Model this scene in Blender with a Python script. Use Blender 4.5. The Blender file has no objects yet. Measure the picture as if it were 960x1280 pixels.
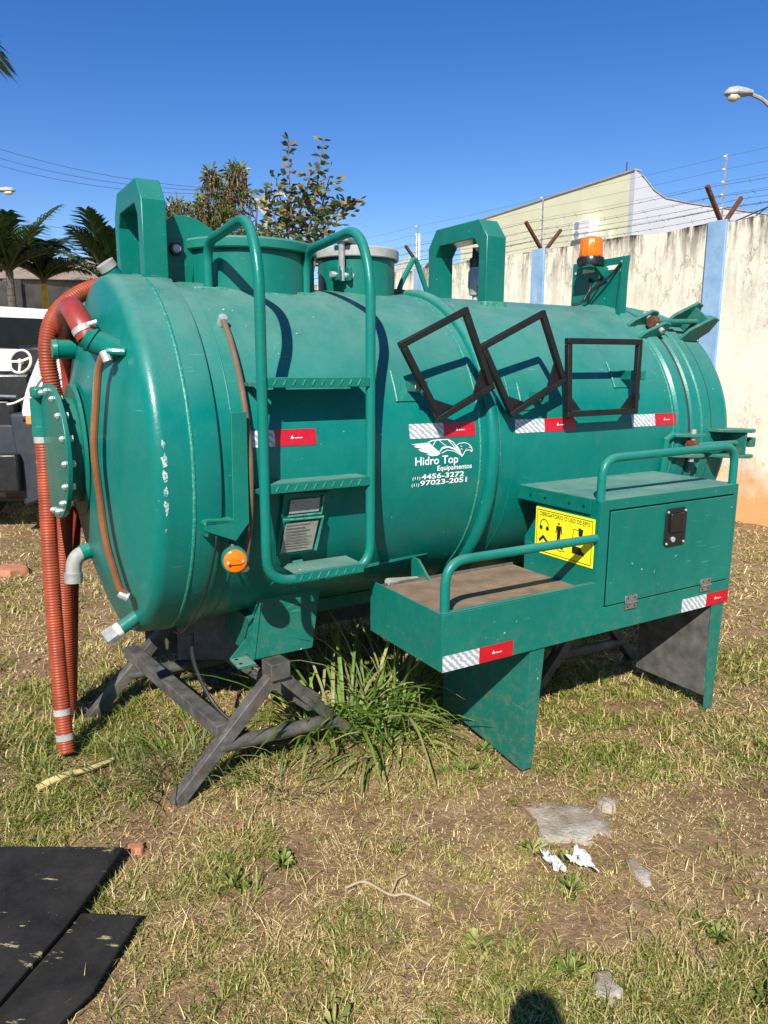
import bpy, bmesh, math, random
import numpy as np
from mathutils import Vector, Matrix

random.seed(7)
RNG = np.random.default_rng(11)
PI = math.pi
scene = bpy.context.scene
COL = scene.collection

# ------------------------------------------------------------------ camera, sky, sun, exposure
cam_data = bpy.data.cameras.new('camera')
cam = bpy.data.objects.new('camera', cam_data)
COL.objects.link(cam)
cam.location = (0, 0, 1.6)
cam.rotation_euler = (math.radians(90 - 11.32), 0, 0)
cam_data.sensor_fit = 'HORIZONTAL'
cam_data.sensor_width = 36.0
cam_data.lens = 36.0 * 925.8 / 960.0
cam_data.clip_start = 0.05
cam_data.clip_end = 2000
scene.camera = cam
scene.render.resolution_x, scene.render.resolution_y = 768, 1024

SUN_AZ, SUN_EL = math.radians(10), math.radians(39)      # direction the light travels: 10 deg right of straight ahead
ldir = Vector((math.sin(SUN_AZ) * math.cos(SUN_EL), math.cos(SUN_AZ) * math.cos(SUN_EL), -math.sin(SUN_EL)))
world = bpy.data.worlds.new('World')
scene.world = world
world.use_nodes = True
wn, wl = world.node_tree.nodes, world.node_tree.links
wn.clear()
w_out = wn.new('ShaderNodeOutputWorld')
w_bg = wn.new('ShaderNodeBackground')
w_sky = wn.new('ShaderNodeTexSky')
w_sky.sky_type = 'NISHITA'
w_sky.sun_disc = False
w_sky.sun_elevation = SUN_EL
w_sky.sun_rotation = math.atan2(-ldir.x, -ldir.y)
w_sky.altitude = 600
w_sky.air_density = 1.0
w_sky.dust_density = 0.0
w_sky.ozone_density = 1.5
w_bg.inputs['Strength'].default_value = 0.090
w_hsv = wn.new('ShaderNodeHueSaturation')           # deep dry-season blue over the whole sky
w_hsv.inputs['Saturation'].default_value = 1.40
w_hsv.inputs['Hue'].default_value = 0.516
wl.new(w_sky.outputs['Color'], w_hsv.inputs['Color'])
wl.new(w_hsv.outputs['Color'], w_bg.inputs['Color'])
wl.new(w_bg.outputs['Background'], w_out.inputs['Surface'])

sun_data = bpy.data.lights.new('sun', 'SUN')
sun_data.energy = 5.0
sun_data.angle = math.radians(0.5)
sun_data.color = (1.0, 0.955, 0.87)
sun = bpy.data.objects.new('sun', sun_data)
COL.objects.link(sun)
sun.location = (-3, -12, 12)
sun.rotation_euler = ldir.to_track_quat('-Z', 'Y').to_euler()

scene.view_settings.view_transform = 'Standard'
scene.view_settings.look = 'None'
scene.view_settings.exposure = 0.62
scene.view_settings.gamma = 1.0
scene.view_settings.use_curve_mapping = False


# ------------------------------------------------------------------ materials
class NT:
    """small wrapper for building node materials"""
    def __init__(self, name):
        self.m = bpy.data.materials.new(name)
        self.m.use_nodes = True
        self.n, self.l = self.m.node_tree.nodes, self.m.node_tree.links
        self.bsdf = self.n['Principled BSDF']
        self.out = self.n['Material Output']
        self.tc = None

    def coord(self, kind='Object', scale=(1, 1, 1), loc=(0, 0, 0)):
        if not self.tc:
            self.tc = self.n.new('ShaderNodeTexCoord')
        mp = self.n.new('ShaderNodeMapping')
        mp.inputs['Scale'].default_value = scale
        mp.inputs['Location'].default_value = loc
        self.l.new(self.tc.outputs[kind], mp.inputs['Vector'])
        return mp.outputs['Vector']

    def noise(self, vec, scale, detail=4, rough=0.6, dist=0.0):
        t = self.n.new('ShaderNodeTexNoise')
        t.inputs['Scale'].default_value = scale
        t.inputs['Detail'].default_value = detail
        t.inputs['Roughness'].default_value = rough
        t.inputs['Distortion'].default_value = dist
        self.l.new(vec, t.inputs['Vector'])
        return t.outputs['Fac']

    def voronoi(self, vec, scale, feature='F1', rand=1.0):
        t = self.n.new('ShaderNodeTexVoronoi')
        t.feature = feature
        t.inputs['Scale'].default_value = scale
        t.inputs['Randomness'].default_value = rand
        self.l.new(vec, t.inputs['Vector'])
        return t.outputs['Distance']

    def ramp(self, fac, stops):
        r = self.n.new('ShaderNodeValToRGB')
        cr = r.color_ramp
        while len(cr.elements) < len(stops):
            cr.elements.new(0.5)
        for e, (p, c) in zip(cr.elements, stops):
            e.position = p
            e.color = (c, c, c, 1) if isinstance(c, (int, float)) else (*c, 1)
        self.l.new(fac, r.inputs['Fac'])
        return r.outputs['Color']

    def mix(self, fac, a, b, mode='MIX'):
        x = self.n.new('ShaderNodeMix')
        x.data_type = 'RGBA'
        x.blend_type = mode
        for sock, val in ((x.inputs[0], fac), (x.inputs[6], a), (x.inputs[7], b)):
            if hasattr(val, 'is_output'):
                self.l.new(val, sock)
            elif isinstance(val, (int, float)):
                sock.default_value = val
            else:
                sock.default_value = (*val, 1)
        return x.outputs[2]

    def math(self, op, a, b=0.0, clamp=False):
        x = self.n.new('ShaderNodeMath')
        x.operation = op
        x.use_clamp = clamp
        for sock, val in ((x.inputs[0], a), (x.inputs[1], b)):
            if hasattr(val, 'is_output'):
                self.l.new(val, sock)
            else:
                sock.default_value = val
        return x.outputs[0]

    def sep(self, vec):
        s = self.n.new('ShaderNodeSeparateXYZ')
        self.l.new(vec, s.inputs[0])
        return s.outputs

    def normal(self):
        g = self.n.new('ShaderNodeNewGeometry')
        return g.outputs['Normal']

    def bump(self, h, strength=0.3, dist=0.01):
        b = self.n.new('ShaderNodeBump')
        b.inputs['Strength'].default_value = strength
        b.inputs['Distance'].default_value = dist
        self.l.new(h, b.inputs['Height'])
        self.l.new(b.outputs['Normal'], self.bsdf.inputs['Normal'])

    def set(self, **kw):
        for k, v in kw.items():
            s = self.bsdf.inputs[k.replace('_', ' ')]
            if hasattr(v, 'is_output'):
                self.l.new(v, s)
            elif isinstance(v, tuple) and len(v) == 3:
                s.default_value = (*v, 1)
            else:
                s.default_value = v
        return self


def simple(name, col, rough=0.5, metal=0.0, var=0.25, scale=9.0, bump=0.15, bscale=60.0, spec=0.5):
    t = NT(name)
    v = t.coord()
    n = t.noise(v, scale, 5, 0.65)
    f = t.ramp(n, [(0.3, 0.0), (0.7, 1.0)])
    dark = tuple(c * (1 - var) for c in col)
    lite = tuple(min(1, c * (1 + var * 0.6)) for c in col)
    t.set(Base_Color=t.mix(f, dark, lite), Metallic=metal)
    rr = t.ramp(t.noise(v, scale * 2.3, 3), [(0.3, max(0, rough - 0.1)), (0.7, min(1, rough + 0.1))])
    t.set(Roughness=rr)
    t.bsdf.inputs['Specular IOR Level'].default_value = spec
    if bump:
        t.bump(t.noise(v, bscale, 3), bump, 0.004)
    return t.m


M = {}


def paint_material(name, base, dust_amt=0.75, seed=0.0, chips=True):
    """glossy enamel on steel: slight tone changes, settled dust on upward faces, run-off streaks, small paint chips"""
    t = NT(name)
    v = t.coord('Object', loc=(seed, seed, seed))
    big = t.noise(v, 2.2, 4, 0.6)
    c = t.mix(t.ramp(big, [(0.3, 0.0), (0.7, 1.0)]), tuple(x * 0.88 for x in base), tuple(x * 1.10 for x in base))
    fade = t.noise(t.coord('Object', scale=(1, 1, 0.6), loc=(seed + 7, 2, 1)), 1.6, 7, 0.68)
    c = t.mix(t.ramp(fade, [(0.46, 0.0), (0.70, 0.35)]), c, (0.018, 0.200, 0.155))
    grime = t.noise(t.coord('Object', scale=(2.5, 2.5, 0.5), loc=(3, seed, 1)), 2.4, 8, 0.74)
    c = t.mix(t.ramp(grime, [(0.54, 0.0), (0.72, 0.42)]), c, (0.010, 0.085, 0.062))
    # settled dust
    nz = t.sep(t.normal())[2]
    up = t.ramp(nz, [(0.30, 0.0), (0.95, 1.0)])
    dn = t.ramp(t.noise(v, 5.5, 8, 0.72), [(0.28, 0.25), (0.72, 1.0)])
    streak = t.noise(t.coord('Object', scale=(14, 14, 1.2)), 2.0, 5, 0.7)
    df = t.math('MULTIPLY', t.math('MULTIPLY', up, dn), dust_amt)
    c = t.mix(df, c, (0.25, 0.33, 0.28))
    sf = t.ramp(streak, [(0.60, 0.0), (0.80, 0.08)])
    c = t.mix(sf, c, (0.16, 0.26, 0.20))
    # dust film, mud thrown up low down, fine scratches
    film = t.ramp(t.noise(v, 16, 9, 0.82), [(0.48, 0.0), (0.74, 0.09)])
    c = t.mix(film, c, (0.13, 0.27, 0.215))
    oz = t.sep(t.coord('Object'))[2]
    low = t.ramp(t.math('DIVIDE', oz, 1.3), [(0.10, 1.0), (0.62, 0.0)])
    mud = t.math('MULTIPLY', t.ramp(t.noise(v, 24, 8, 0.8), [(0.50, 0.05), (0.68, 0.75)]), low)
    c = t.mix(mud, c, (0.17, 0.135, 0.085))
    scr = t.math('MULTIPLY', t.ramp(t.noise(t.coord('Object', scale=(3, 3, 55), loc=(seed, 4, 2)), 3.0, 3, 0.5), [(0.70, 0.0), (0.715, 1.0)]), t.ramp(t.noise(v, 2.3, 3), [(0.52, 0.0), (0.60, 0.4)]))
    c = t.mix(scr, c, (0.28, 0.42, 0.35))
    # chips
    if chips:
        ch = t.noise(v, 55, 2, 0.5)
        msk = t.noise(v, 3.1, 3, 0.6)
        cf = t.math('MULTIPLY', t.ramp(ch, [(0.735, 0.0), (0.75, 1.0)]), t.ramp(msk, [(0.55, 0.0), (0.62, 1.0)]))
        c = t.mix(cf, c, (0.55, 0.62, 0.55))
    t.set(Base_Color=c)
    r = t.ramp(t.noise(v, 7, 5), [(0.3, 0.25), (0.7, 0.40)])
    r2 = t.mix(df, r, (0.75, 0.75, 0.75))
    t.set(Roughness=r2)
    t.bsdf.inputs['Specular IOR Level'].default_value = 0.32
    hb = t.mix(0.35, t.noise(v, 2.6, 3), t.noise(v, 90, 2))
    t.bump(hb, 0.13, 0.014)
    return t.m


GREEN = (0.0, 0.150, 0.124)
M['green'] = paint_material('green_enamel', GREEN, 0.50)
M['green2'] = paint_material('green_enamel_steelwork', (0.0, 0.132, 0.100), 0.26, 4.0)
M['greenpipe'] = paint_material('green_enamel_pipe', (0.0, 0.155, 0.120), 0.28, 9.0, False)
M['greentop'] = paint_material('green_enamel_dusty', (0.01, 0.155, 0.115), 0.72, 13.0)
M['weld'] = simple('weld_bead', (0.05, 0.24, 0.18), 0.4, 0.0, 0.5, 60, 0.5, 120)
t = NT('weld_wear_glints')
v = t.coord()
t.set(Base_Color=t.mix(t.ramp(t.noise(v, 95, 5, 0.75), [(0.50, 0.0), (0.72, 0.6)]), (0.006, 0.19, 0.14), (0.30, 0.46, 0.38)), Roughness=0.45)  # pale specks: worn weld, plus glints painted into the colour
t.bump(t.noise(v, 80, 2), 0.5, 0.006)
M['weldwearglint'] = t.m
t = NT('knocked_paint')
v = t.coord()
t.set(Base_Color=t.mix(t.ramp(t.noise(v, 130, 4, 0.7), [(0.42, 0.0), (0.56, 1.0)]), (0.01, 0.17, 0.13), (0.50, 0.56, 0.48)), Roughness=0.7)
M['chip'] = t.m
M['black'] = simple('black_steel', (0.011, 0.011, 0.011), 0.5, 0.0, 0.4, 14, 0.2, 60, 0.3)
M['blackplastic'] = simple('black_plastic', (0.012, 0.012, 0.013), 0.35, 0.0, 0.2)
M['gasket'] = simple('rubber_gasket', (0.010, 0.012, 0.012), 0.7, 0.0, 0.3)
M['steel'] = simple('bare_steel', (0.55, 0.55, 0.53), 0.35, 0.9, 0.3, 30)
M['zinc'] = simple('zinc_bolts', (0.62, 0.66, 0.64), 0.4, 0.55, 0.3, 40)
M['grey'] = simple('grey_fitting', (0.40, 0.41, 0.40), 0.45, 0.35, 0.35, 18)
M['palegrey'] = simple('pale_grey_lid', (0.34, 0.34, 0.315), 0.6, 0.0, 0.35, 12)
M['rust'] = simple('rusty_steel', (0.13, 0.045, 0.02), 0.85, 0.1, 0.55, 25, 0.5)
M['brownglass'] = simple('stained_sight_tube', (0.22, 0.085, 0.035), 0.18, 0.0, 0.35, 5, 0.0)
M['greyglass'] = simple('clouded_sight_tube', (0.17, 0.11, 0.07), 0.15, 0.0, 0.3, 5, 0.0)
M['white'] = simple('white_enamel', (0.74, 0.73, 0.69), 0.4, 0.0, 0.12, 5)
M['decal'] = simple('white_vinyl', (0.80, 0.82, 0.80), 0.45, 0.0, 0.06, 20, 0.0)
M['red_tape'] = simple('red_reflective_tape', (0.46, 0.006, 0.016), 0.3, 0.0, 0.2, 30, 0.1, 200)
t = NT('white_reflective_tape')
v = t.coord('Object', scale=(1, 1, 1))
w_ = t.n.new('ShaderNodeTexWave')
w_.wave_type = 'BANDS'
w_.bands_direction = 'DIAGONAL'
w_.inputs['Scale'].default_value = 22
w_.inputs['Distortion'].default_value = 3.0
w_.inputs['Detail Scale'].default_value = 4.0
t.l.new(v, w_.inputs['Vector'])
t.set(Base_Color=t.mix(t.ramp(w_.outputs['Fac'], [(0.4, 0.0), (0.6, 1.0)]), (0.30, 0.33, 0.35), (0.58, 0.60, 0.59)), Roughness=0.32)
M['white_tape'] = t.m
M['yellow_sign'] = simple('yellow_sign', (0.86, 0.76, 0.015), 0.45, 0.0, 0.07, 10, 0.0)
M['sign_black'] = simple('sign_black', (0.015, 0.014, 0.012), 0.5, 0.0, 0.1)
M['plate_label'] = simple('faded_label', (0.30, 0.29, 0.25), 0.5, 0.0, 0.3, 40)
M['hose'] = simple('orange_hose', (0.31, 0.058, 0.024), 0.5, 0.0, 0.45, 6, 0.0, 60, 0.3)
M['hose_smooth'] = simple('red_hose_sleeve', (0.30, 0.040, 0.028), 0.42, 0.0, 0.25, 10, 0.15)
t = NT('amber_lens')
t.set(Base_Color=(0.85, 0.17, 0.002), Roughness=0.16)
t.bsdf.inputs['Transmission Weight'].default_value = 0.1
t.bsdf.inputs['Subsurface Weight'].default_value = 0.0
t.bump(t.noise(t.coord(), 90, 1), 0.2, 0.003)
M['amber'] = t.m
M['wood'] = simple('dusty_plywood', (0.21, 0.145, 0.095), 0.8, 0.0, 0.4, 10, 0.4, 70)
M['fender'] = simple('dusty_black_rubber', (0.10, 0.095, 0.085), 0.85, 0.0, 0.5, 14, 0.4)

# stand: old black paint over square tube with rusty and blue patches
t = NT('weathered_stand_steel')
v = t.coord()
c = t.mix(t.ramp(t.noise(v, 12, 6, 0.7), [(0.4, 0.0), (0.7, 1.0)]), (0.045, 0.043, 0.040), (0.13, 0.122, 0.11))
c = t.mix(t.ramp(t.noise(v, 4.5, 5, 0.7), [(0.54, 0.0), (0.68, 0.7)]), c, (0.12, 0.075, 0.045))
c = t.mix(t.ramp(t.noise(t.coord(loc=(3, 1, 5)), 3.3, 4, 0.6), [(0.66, 0.0), (0.70, 0.8)]), c, (0.06, 0.16, 0.30))
t.set(Base_Color=c, Roughness=0.6, Metallic=0.0)
t.bump(t.noise(v, 45, 4), 0.3, 0.004)
M['stand'] = t.m

# ground soil
t = NT('dry_soil')
v = t.coord('Object')
n1, n2, n3 = t.noise(v, 0.55, 6, 0.62), t.noise(v, 4.0, 8, 0.72), t.noise(v, 38, 5, 0.7)
c = t.mix(t.ramp(n1, [(0.35, 0.0), (0.65, 1.0)]), (0.150, 0.084, 0.043), (0.29, 0.185, 0.100))
c = t.mix(t.ramp(n2, [(0.42, 0.0), (0.70, 0.75)]), c, (0.38, 0.265, 0.15))
c = t.mix(t.ramp(t.noise(v, 1.3, 5, 0.6), [(0.52, 0.0), (0.70, 0.35)]), c, (0.13, 0.135, 0.05))
c = t.mix(t.ramp(n3, [(0.35, 0.55), (0.55, 0.0)]), c, (0.10, 0.068, 0.040))
t.set(Base_Color=c, Roughness=0.95)
t.bsdf.inputs['Specular IOR Level'].default_value = 0.1
t.bump(t.mix(0.5, n3, t.noise(v, 14, 6, 0.7)), 0.9, 0.03)
M['soil'] = t.m


def blade_material(name, rough, trans):
    t = NT(name)
    a = t.n.new('ShaderNodeAttribute')
    a.attribute_name = 'Col'
    t.set(Base_Color=a.outputs['Color'], Roughness=rough)
    t.bsdf.inputs['Specular IOR Level'].default_value = 0.3
    if trans:
        tr = t.n.new('ShaderNodeBsdfTranslucent')
        t.l.new(a.outputs['Color'], tr.inputs['Color'])
        ms = t.n.new('ShaderNodeMixShader')
        ms.inputs[0].default_value = trans
        t.l.new(t.bsdf.outputs[0], ms.inputs[1])
        t.l.new(tr.outputs[0], ms.inputs[2])
        t.l.new(ms.outputs[0], t.out.inputs['Surface'])
    return t.m


M['straw'] = blade_material('dry_straw', 0.6, 0.1)
M['grass'] = blade_material('grass_blades', 0.45, 0.3)
M['leaf'] = blade_material('tree_leaves', 0.4, 0.25)
M['bark'] = simple('grey_brown_bark', (0.16, 0.12, 0.085), 0.9, 0.0, 0.4, 20, 0.6, 40)
M['palmtrunk'] = simple('palm_trunk', (0.10, 0.085, 0.065), 0.9, 0.0, 0.4, 20, 0.6, 30)
M['yellowpaint'] = simple('yellow_band_paint', (0.62, 0.40, 0.02), 0.6, 0.0, 0.3, 14)

# painted perimeter wall
t = NT('stained_cream_plaster')
v = t.coord('Object')
xyz = t.sep(v)
n1 = t.noise(v, 1.4, 7, 0.7)
c = t.mix(t.ramp(n1, [(0.3, 0.0), (0.7, 1.0)]), (0.66, 0.60, 0.45), (0.80, 0.75, 0.61))
# peeled patches
c = t.mix(t.ramp(t.noise(t.coord('Object', loc=(5, 2, 1)), 3.5, 8, 0.75), [(0.50, 0.0), (0.64, 0.65)]), c, (0.50, 0.47, 0.40))
# mould: strongest under the coping, running down in streaks
streak = t.noise(t.coord('Object', scale=(3.6, 3.6, 0.55)), 2.2, 8, 0.74)
height = t.ramp(t.math('DIVIDE', xyz[2], 3.0), [(0.55, 0.0), (0.86, 0.35), (0.965, 0.72), (0.99, 1.0)])
mould = t.math('MULTIPLY', t.ramp(streak, [(0.44, 0.0), (0.58, 1.0)]), height)
c = t.mix(mould, c, (0.075, 0.062, 0.048))
spot = t.math('MULTIPLY', t.ramp(t.noise(v, 9, 6, 0.8), [(0.60, 0.0), (0.70, 1.0)]), t.ramp(t.noise(v, 1.1, 3), [(0.42, 0.0), (0.6, 0.7)]))
c = t.mix(spot, c, (0.20, 0.17, 0.12))
# red soil splashed up at the foot
splash = t.math('ADD', t.math('DIVIDE', xyz[2], 0.95), t.math('MULTIPLY', t.math('SUBTRACT', t.noise(v, 3.2, 6, 0.7), 0.5), 1.6))
c = t.mix(t.ramp(splash, [(0.25, 0.9), (0.85, 0.0)]), c, (0.62, 0.29, 0.10))
# hairline cracks
cr = t.math('ABSOLUTE', t.math('SUBTRACT', t.noise(t.coord('Object', scale=(1.6, 1.6, 0.7)), 1.3, 9, 0.66), 0.5))
crm = t.math('MULTIPLY', t.ramp(cr, [(0.0, 1.0), (0.007, 0.0)]), t.ramp(t.noise(v, 0.9, 3), [(0.45, 0.0), (0.55, 0.8)]))
c = t.mix(crm, c, (0.10, 0.08, 0.06))
t.set(Base_Color=c, Roughness=0.9)
t.bsdf.inputs['Specular IOR Level'].default_value = 0.2
t.bump(t.mix(0.5, t.noise(v, 22, 6, 0.7), streak), 0.35, 0.02)
M['wall'] = t.m
t = NT('faded_blue_post_paint')
v = t.coord('Object')
c = t.mix(t.ramp(t.noise(v, 2.5, 7, 0.7), [(0.3, 0.0), (0.7, 1.0)]), (0.12, 0.25, 0.42), (0.28, 0.42, 0.56))
c = t.mix(t.ramp(t.noise(t.coord('Object', scale=(4, 4, 0.8)), 4, 7, 0.75), [(0.56, 0.0), (0.66, 0.8)]), c, (0.52, 0.54, 0.56))
t.set(Base_Color=c, Roughness=0.85)
t.bump(t.noise(v, 25, 5), 0.3, 0.01)
M['bluepost'] = t.m
M['concrete'] = simple('grey_concrete', (0.30, 0.28, 0.24), 0.9, 0.0, 0.45, 5, 0.5, 30)
M['darkconcrete'] = simple('weathered_dark_wall', (0.10, 0.09, 0.078), 0.95, 0.0, 0.6, 1.6, 0.4, 12)
M['yellowwall'] = simple('pale_yellow_render', (0.62, 0.605, 0.415), 0.9, 0.0, 0.07, 0.8, 0.1, 10)
M['lilacwall'] = simple('pale_grey_render', (0.46, 0.468, 0.50), 0.9, 0.0, 0.06, 0.8, 0.1, 10)
M['rooftile'] = simple('brown_roof', (0.22, 0.17, 0.13), 0.9, 0.0, 0.3, 3, 0.4, 14)
M['wire'] = simple('fence_wire', (0.16, 0.16, 0.17), 0.5, 0.5, 0.2)
M['cable'] = simple('black_cable', (0.015, 0.015, 0.016), 0.5, 0.0, 0.2)
M['glass'] = simple('dark_window_glass', (0.008, 0.010, 0.013), 0.15, 0.0, 0.2, 4, 0.0, 60, 0.12)
M['navy'] = simple('dark_blue_grey_steel', (0.022, 0.027, 0.037), 0.5, 0.0, 0.3, 6)
M['blue'] = simple('blue_enamel', (0.03, 0.09, 0.36), 0.4, 0.0, 0.2)
M['tyre'] = simple('tyre_rubber', (0.015, 0.015, 0.015), 0.8, 0.0, 0.3, 30, 0.4)
M['orange'] = simple('faded_orange_steel', (0.50, 0.23, 0.04), 0.6, 0.0, 0.4)
M['cream'] = simple('cream_plastic', (0.66, 0.62, 0.48), 0.4, 0.0, 0.1)
# rubber board
t = NT('scuffed_black_board')
v = t.coord('Object')
c = t.mix(t.ramp(t.noise(v, 5, 7, 0.7), [(0.35, 0.0), (0.75, 1.0)]), (0.010, 0.0095, 0.009), (0.040, 0.036, 0.032))
c = t.mix(t.ramp(t.noise(t.coord('Object', scale=(1, 3.5, 1), loc=(2, 0, 0)), 7.5, 6, 0.72), [(0.615, 0.0), (0.63, 0.85)]), c, (0.34, 0.31, 0.16))
t.set(Base_Color=c, Roughness=0.75)
t.bsdf.inputs['Specular IOR Level'].default_value = 0.2
t.bump(t.noise(v, 60, 4), 0.3, 0.004)
M['board'] = t.m
M['terracotta'] = simple('broken_terracotta', (0.42, 0.17, 0.09), 0.9, 0.0, 0.3, 25, 0.4)
M['cloth'] = simple('dirty_white_rag', (0.60, 0.58, 0.53), 0.9, 0.0, 0.15, 30, 0.3)
t = NT('buried_concrete')
v = t.coord()
c = t.mix(t.ramp(t.noise(v, 9, 7, 0.7), [(0.35, 0.0), (0.65, 1.0)]), (0.30, 0.25, 0.185), (0.58, 0.52, 0.42))
c = t.mix(t.ramp(t.noise(t.coord(loc=(2, 5, 0)), 5, 7, 0.75), [(0.47, 0.0), (0.63, 0.85)]), c, (0.25, 0.16, 0.09))
t.set(Base_Color=c, Roughness=0.95)
t.bump(t.noise(v, 40, 7, 0.75), 0.9, 0.02)
M['slab'] = t.m
M['drystem'] = simple('dry_stem', (0.50, 0.40, 0.16), 0.8, 0.0, 0.4, 20, 0.3)
M['twig'] = simple('bleached_twig', (0.38, 0.29, 0.18), 0.9, 0.0, 0.3, 20, 0.3)


# ------------------------------------------------------------------ mesh helpers
def fillet(pts, rad, n=6):
    """round the corners of a polyline"""
    P = [Vector(p) for p in pts]
    out = [P[0]]
    for i in range(1, len(P) - 1):
        a, b, c = P[i - 1], P[i], P[i + 1]
        d1, d2 = (a - b), (c - b)
        l = min(rad, d1.length * 0.49, d2.length * 0.49)
        p0, p1 = b + d1.normalized() * l, b + d2.normalized() * l
        for k in range(n + 1):
            t_ = k / n
            out.append(p0 * (1 - t_) ** 2 + b * 2 * t_ * (1 - t_) + p1 * t_ ** 2)
    out.append(P[-1])
    return out


def spline(pts, n=8):
    """Catmull-Rom through points"""
    P = [Vector(p) for p in pts]
    P = [P[0] * 2 - P[1]] + P + [P[-1] * 2 - P[-2]]
    out = []
    for i in range(1, len(P) - 2):
        for k in range(n):
            t_ = k / n
            a, b, c, d = P[i - 1], P[i], P[i + 1], P[i + 2]
            out.append(0.5 * ((2 * b) + (c - a) * t_ + (2 * a - 5 * b + 4 * c - d) * t_ ** 2 + (3 * b - a - 3 * c + d) * t_ ** 3))
    out.append(P[-2])
    return out


class MB:
    def __init__(self):
        self.v, self.f = [], []

    def add(self, vs, fs):
        o = len(self.v)
        self.v += [tuple(x) for x in vs]
        self.f += [tuple(i + o for i in f) for f in fs]
        return self

    def box(self, x0, x1, y0, y1, z0, z1):
        return self.add([(x0, y0, z0), (x1, y0, z0), (x1, y1, z0), (x0, y1, z0), (x0, y0, z1), (x1, y0, z1), (x1, y1, z1), (x0, y1, z1)],
                        [(0, 3, 2, 1), (4, 5, 6, 7), (0, 1, 5, 4), (1, 2, 6, 5), (2, 3, 7, 6), (3, 0, 4, 7)])

    def beam(self, a, b, w, h, up=(0, 0, 1), w2=None, h2=None):
        a, b = Vector(a), Vector(b)
        d = (b - a).normalized()
        s = d.cross(Vector(up))
        if s.length < 1e-4:
            s = d.cross(Vector((1, 0, 0)))
        s.normalize()
        n = s.cross(d)
        w2, h2 = w2 or w, h2 or h
        vs = []
        for c, ww, hh in ((a, w, h), (b, w2, h2)):
            for i, j in ((-1, -1), (1, -1), (1, 1), (-1, 1)):
                vs.append(c + s * i * ww / 2 + n * j * hh / 2)
        return self.add(vs, [(0, 1, 2, 3), (7, 6, 5, 4), (0, 4, 5, 1), (1, 5, 6, 2), (2, 6, 7, 3), (3, 7, 4, 0)])

    def tube(self, pts, r, n=10, caps=True):
        P = [Vector(p) for p in pts]
        rs = r if isinstance(r, (list, tuple)) else [r] * len(P)
        d = (P[1] - P[0]).normalized()
        ref = Vector((0, 0, 1)) if abs(d.z) < 0.9 else Vector((1, 0, 0))
        nrm = d.cross(ref).normalized()
        vs, fs = [], []
        for i, p in enumerate(P):
            if i == 0:
                dd = P[1] - P[0]
            elif i == len(P) - 1:
                dd = P[-1] - P[-2]
            else:
                dd = P[i + 1] - P[i - 1]
            dd.normalize()
            nrm = (nrm - dd * nrm.dot(dd))
            nrm.normalize()
            bn = dd.cross(nrm)
            for k in range(n):
                a = 2 * PI * k / n
                vs.append(p + (nrm * math.cos(a) + bn * math.sin(a)) * rs[i])
        for i in range(len(P) - 1):
            for k in range(n):
                a, b = i * n + k, i * n + (k + 1) % n
                fs.append((a, b, b + n, a + n))
        if caps:
            fs.append(tuple(range(n - 1, -1, -1)))
            fs.append(tuple(range((len(P) - 1) * n, len(P) * n)))
        return self.add(vs, fs)

    def lathe(self, prof, origin, axis, n=32, a0=0.0, a1=2 * PI):
        """prof: (distance along axis, radius)"""
        o, ax = Vector(origin), Vector(axis).normalized()
        ref = Vector((0, 0, 1)) if abs(ax.z) < 0.9 else Vector((1, 0, 0))
        e1 = ax.cross(ref).normalized()
        e2 = ax.cross(e1)
        full = abs(a1 - a0 - 2 * PI) < 1e-6
        m = n if full else n + 1
        vs, fs = [], []
        for s, r in prof:
            for k in range(m):
                a = a0 + (a1 - a0) * k / n
                vs.append(o + ax * s + (e1 * math.cos(a) + e2 * math.sin(a)) * max(r, 1e-4))
        for i in range(len(prof) - 1):
            for k in range(n):
                k2 = (k + 1) % m
                fs.append((i * m + k, (i + 1) * m + k, (i + 1) * m + k2, i * m + k2))
        return self.add(vs, fs)

    def prism(self, poly, f0, f1):
        """extrude a 2-D polygon between two mappings"""
        n = len(poly)
        vs = [f0(*q) for q in poly] + [f1(*q) for q in poly]
        fs = [tuple(range(n)), tuple(range(2 * n - 1, n - 1, -1))]
        fs += [(i, i + n, (i + 1) % n + n, (i + 1) % n) for i in range(n)]
        return self.add(vs, fs)

    def build(self, name, mat, parent=None, bevel=0.0, smooth=35, off=None, kind=None, recalc=True):
        me = bpy.data.meshes.new(name)
        vs = self.v if off is None else [(x - off[0], y - off[1], z - off[2]) for x, y, z in self.v]
        me.from_pydata(vs, [], self.f)
        if recalc:
            bm = bmesh.new()
            bm.from_mesh(me)
            bmesh.ops.recalc_face_normals(bm, faces=bm.faces)
            bm.to_mesh(me)
            bm.free()
        if smooth:
            me.polygons.foreach_set('use_smooth', [True] * len(me.polygons))
            me.set_sharp_from_angle(angle=math.radians(smooth))
        me.materials.append(M[mat] if isinstance(mat, str) else mat)
        ob = bpy.data.objects.new(name, me)
        COL.objects.link(ob)
        if parent:
            ob.parent = parent
        if bevel:
            b = ob.modifiers.new('bevel', 'BEVEL')
            b.width = bevel
            b.segments = 2
            b.limit_method = 'ANGLE'
            b.angle_limit = math.radians(40)
            b.harden_normals = False
        if kind:
            ob['kind'] = kind
        return ob


def empty(name, loc, rot=(0, 0, 0)):
    e = bpy.data.objects.new(name, None)
    e.empty_display_size = 0.2
    COL.objects.link(e)
    e.location = loc
    e.rotation_euler = rot
    return e


def tag(o, label, cat, group=None):
    o['label'] = label
    o['category'] = cat
    if group:
        o['group'] = group
    return o


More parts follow.
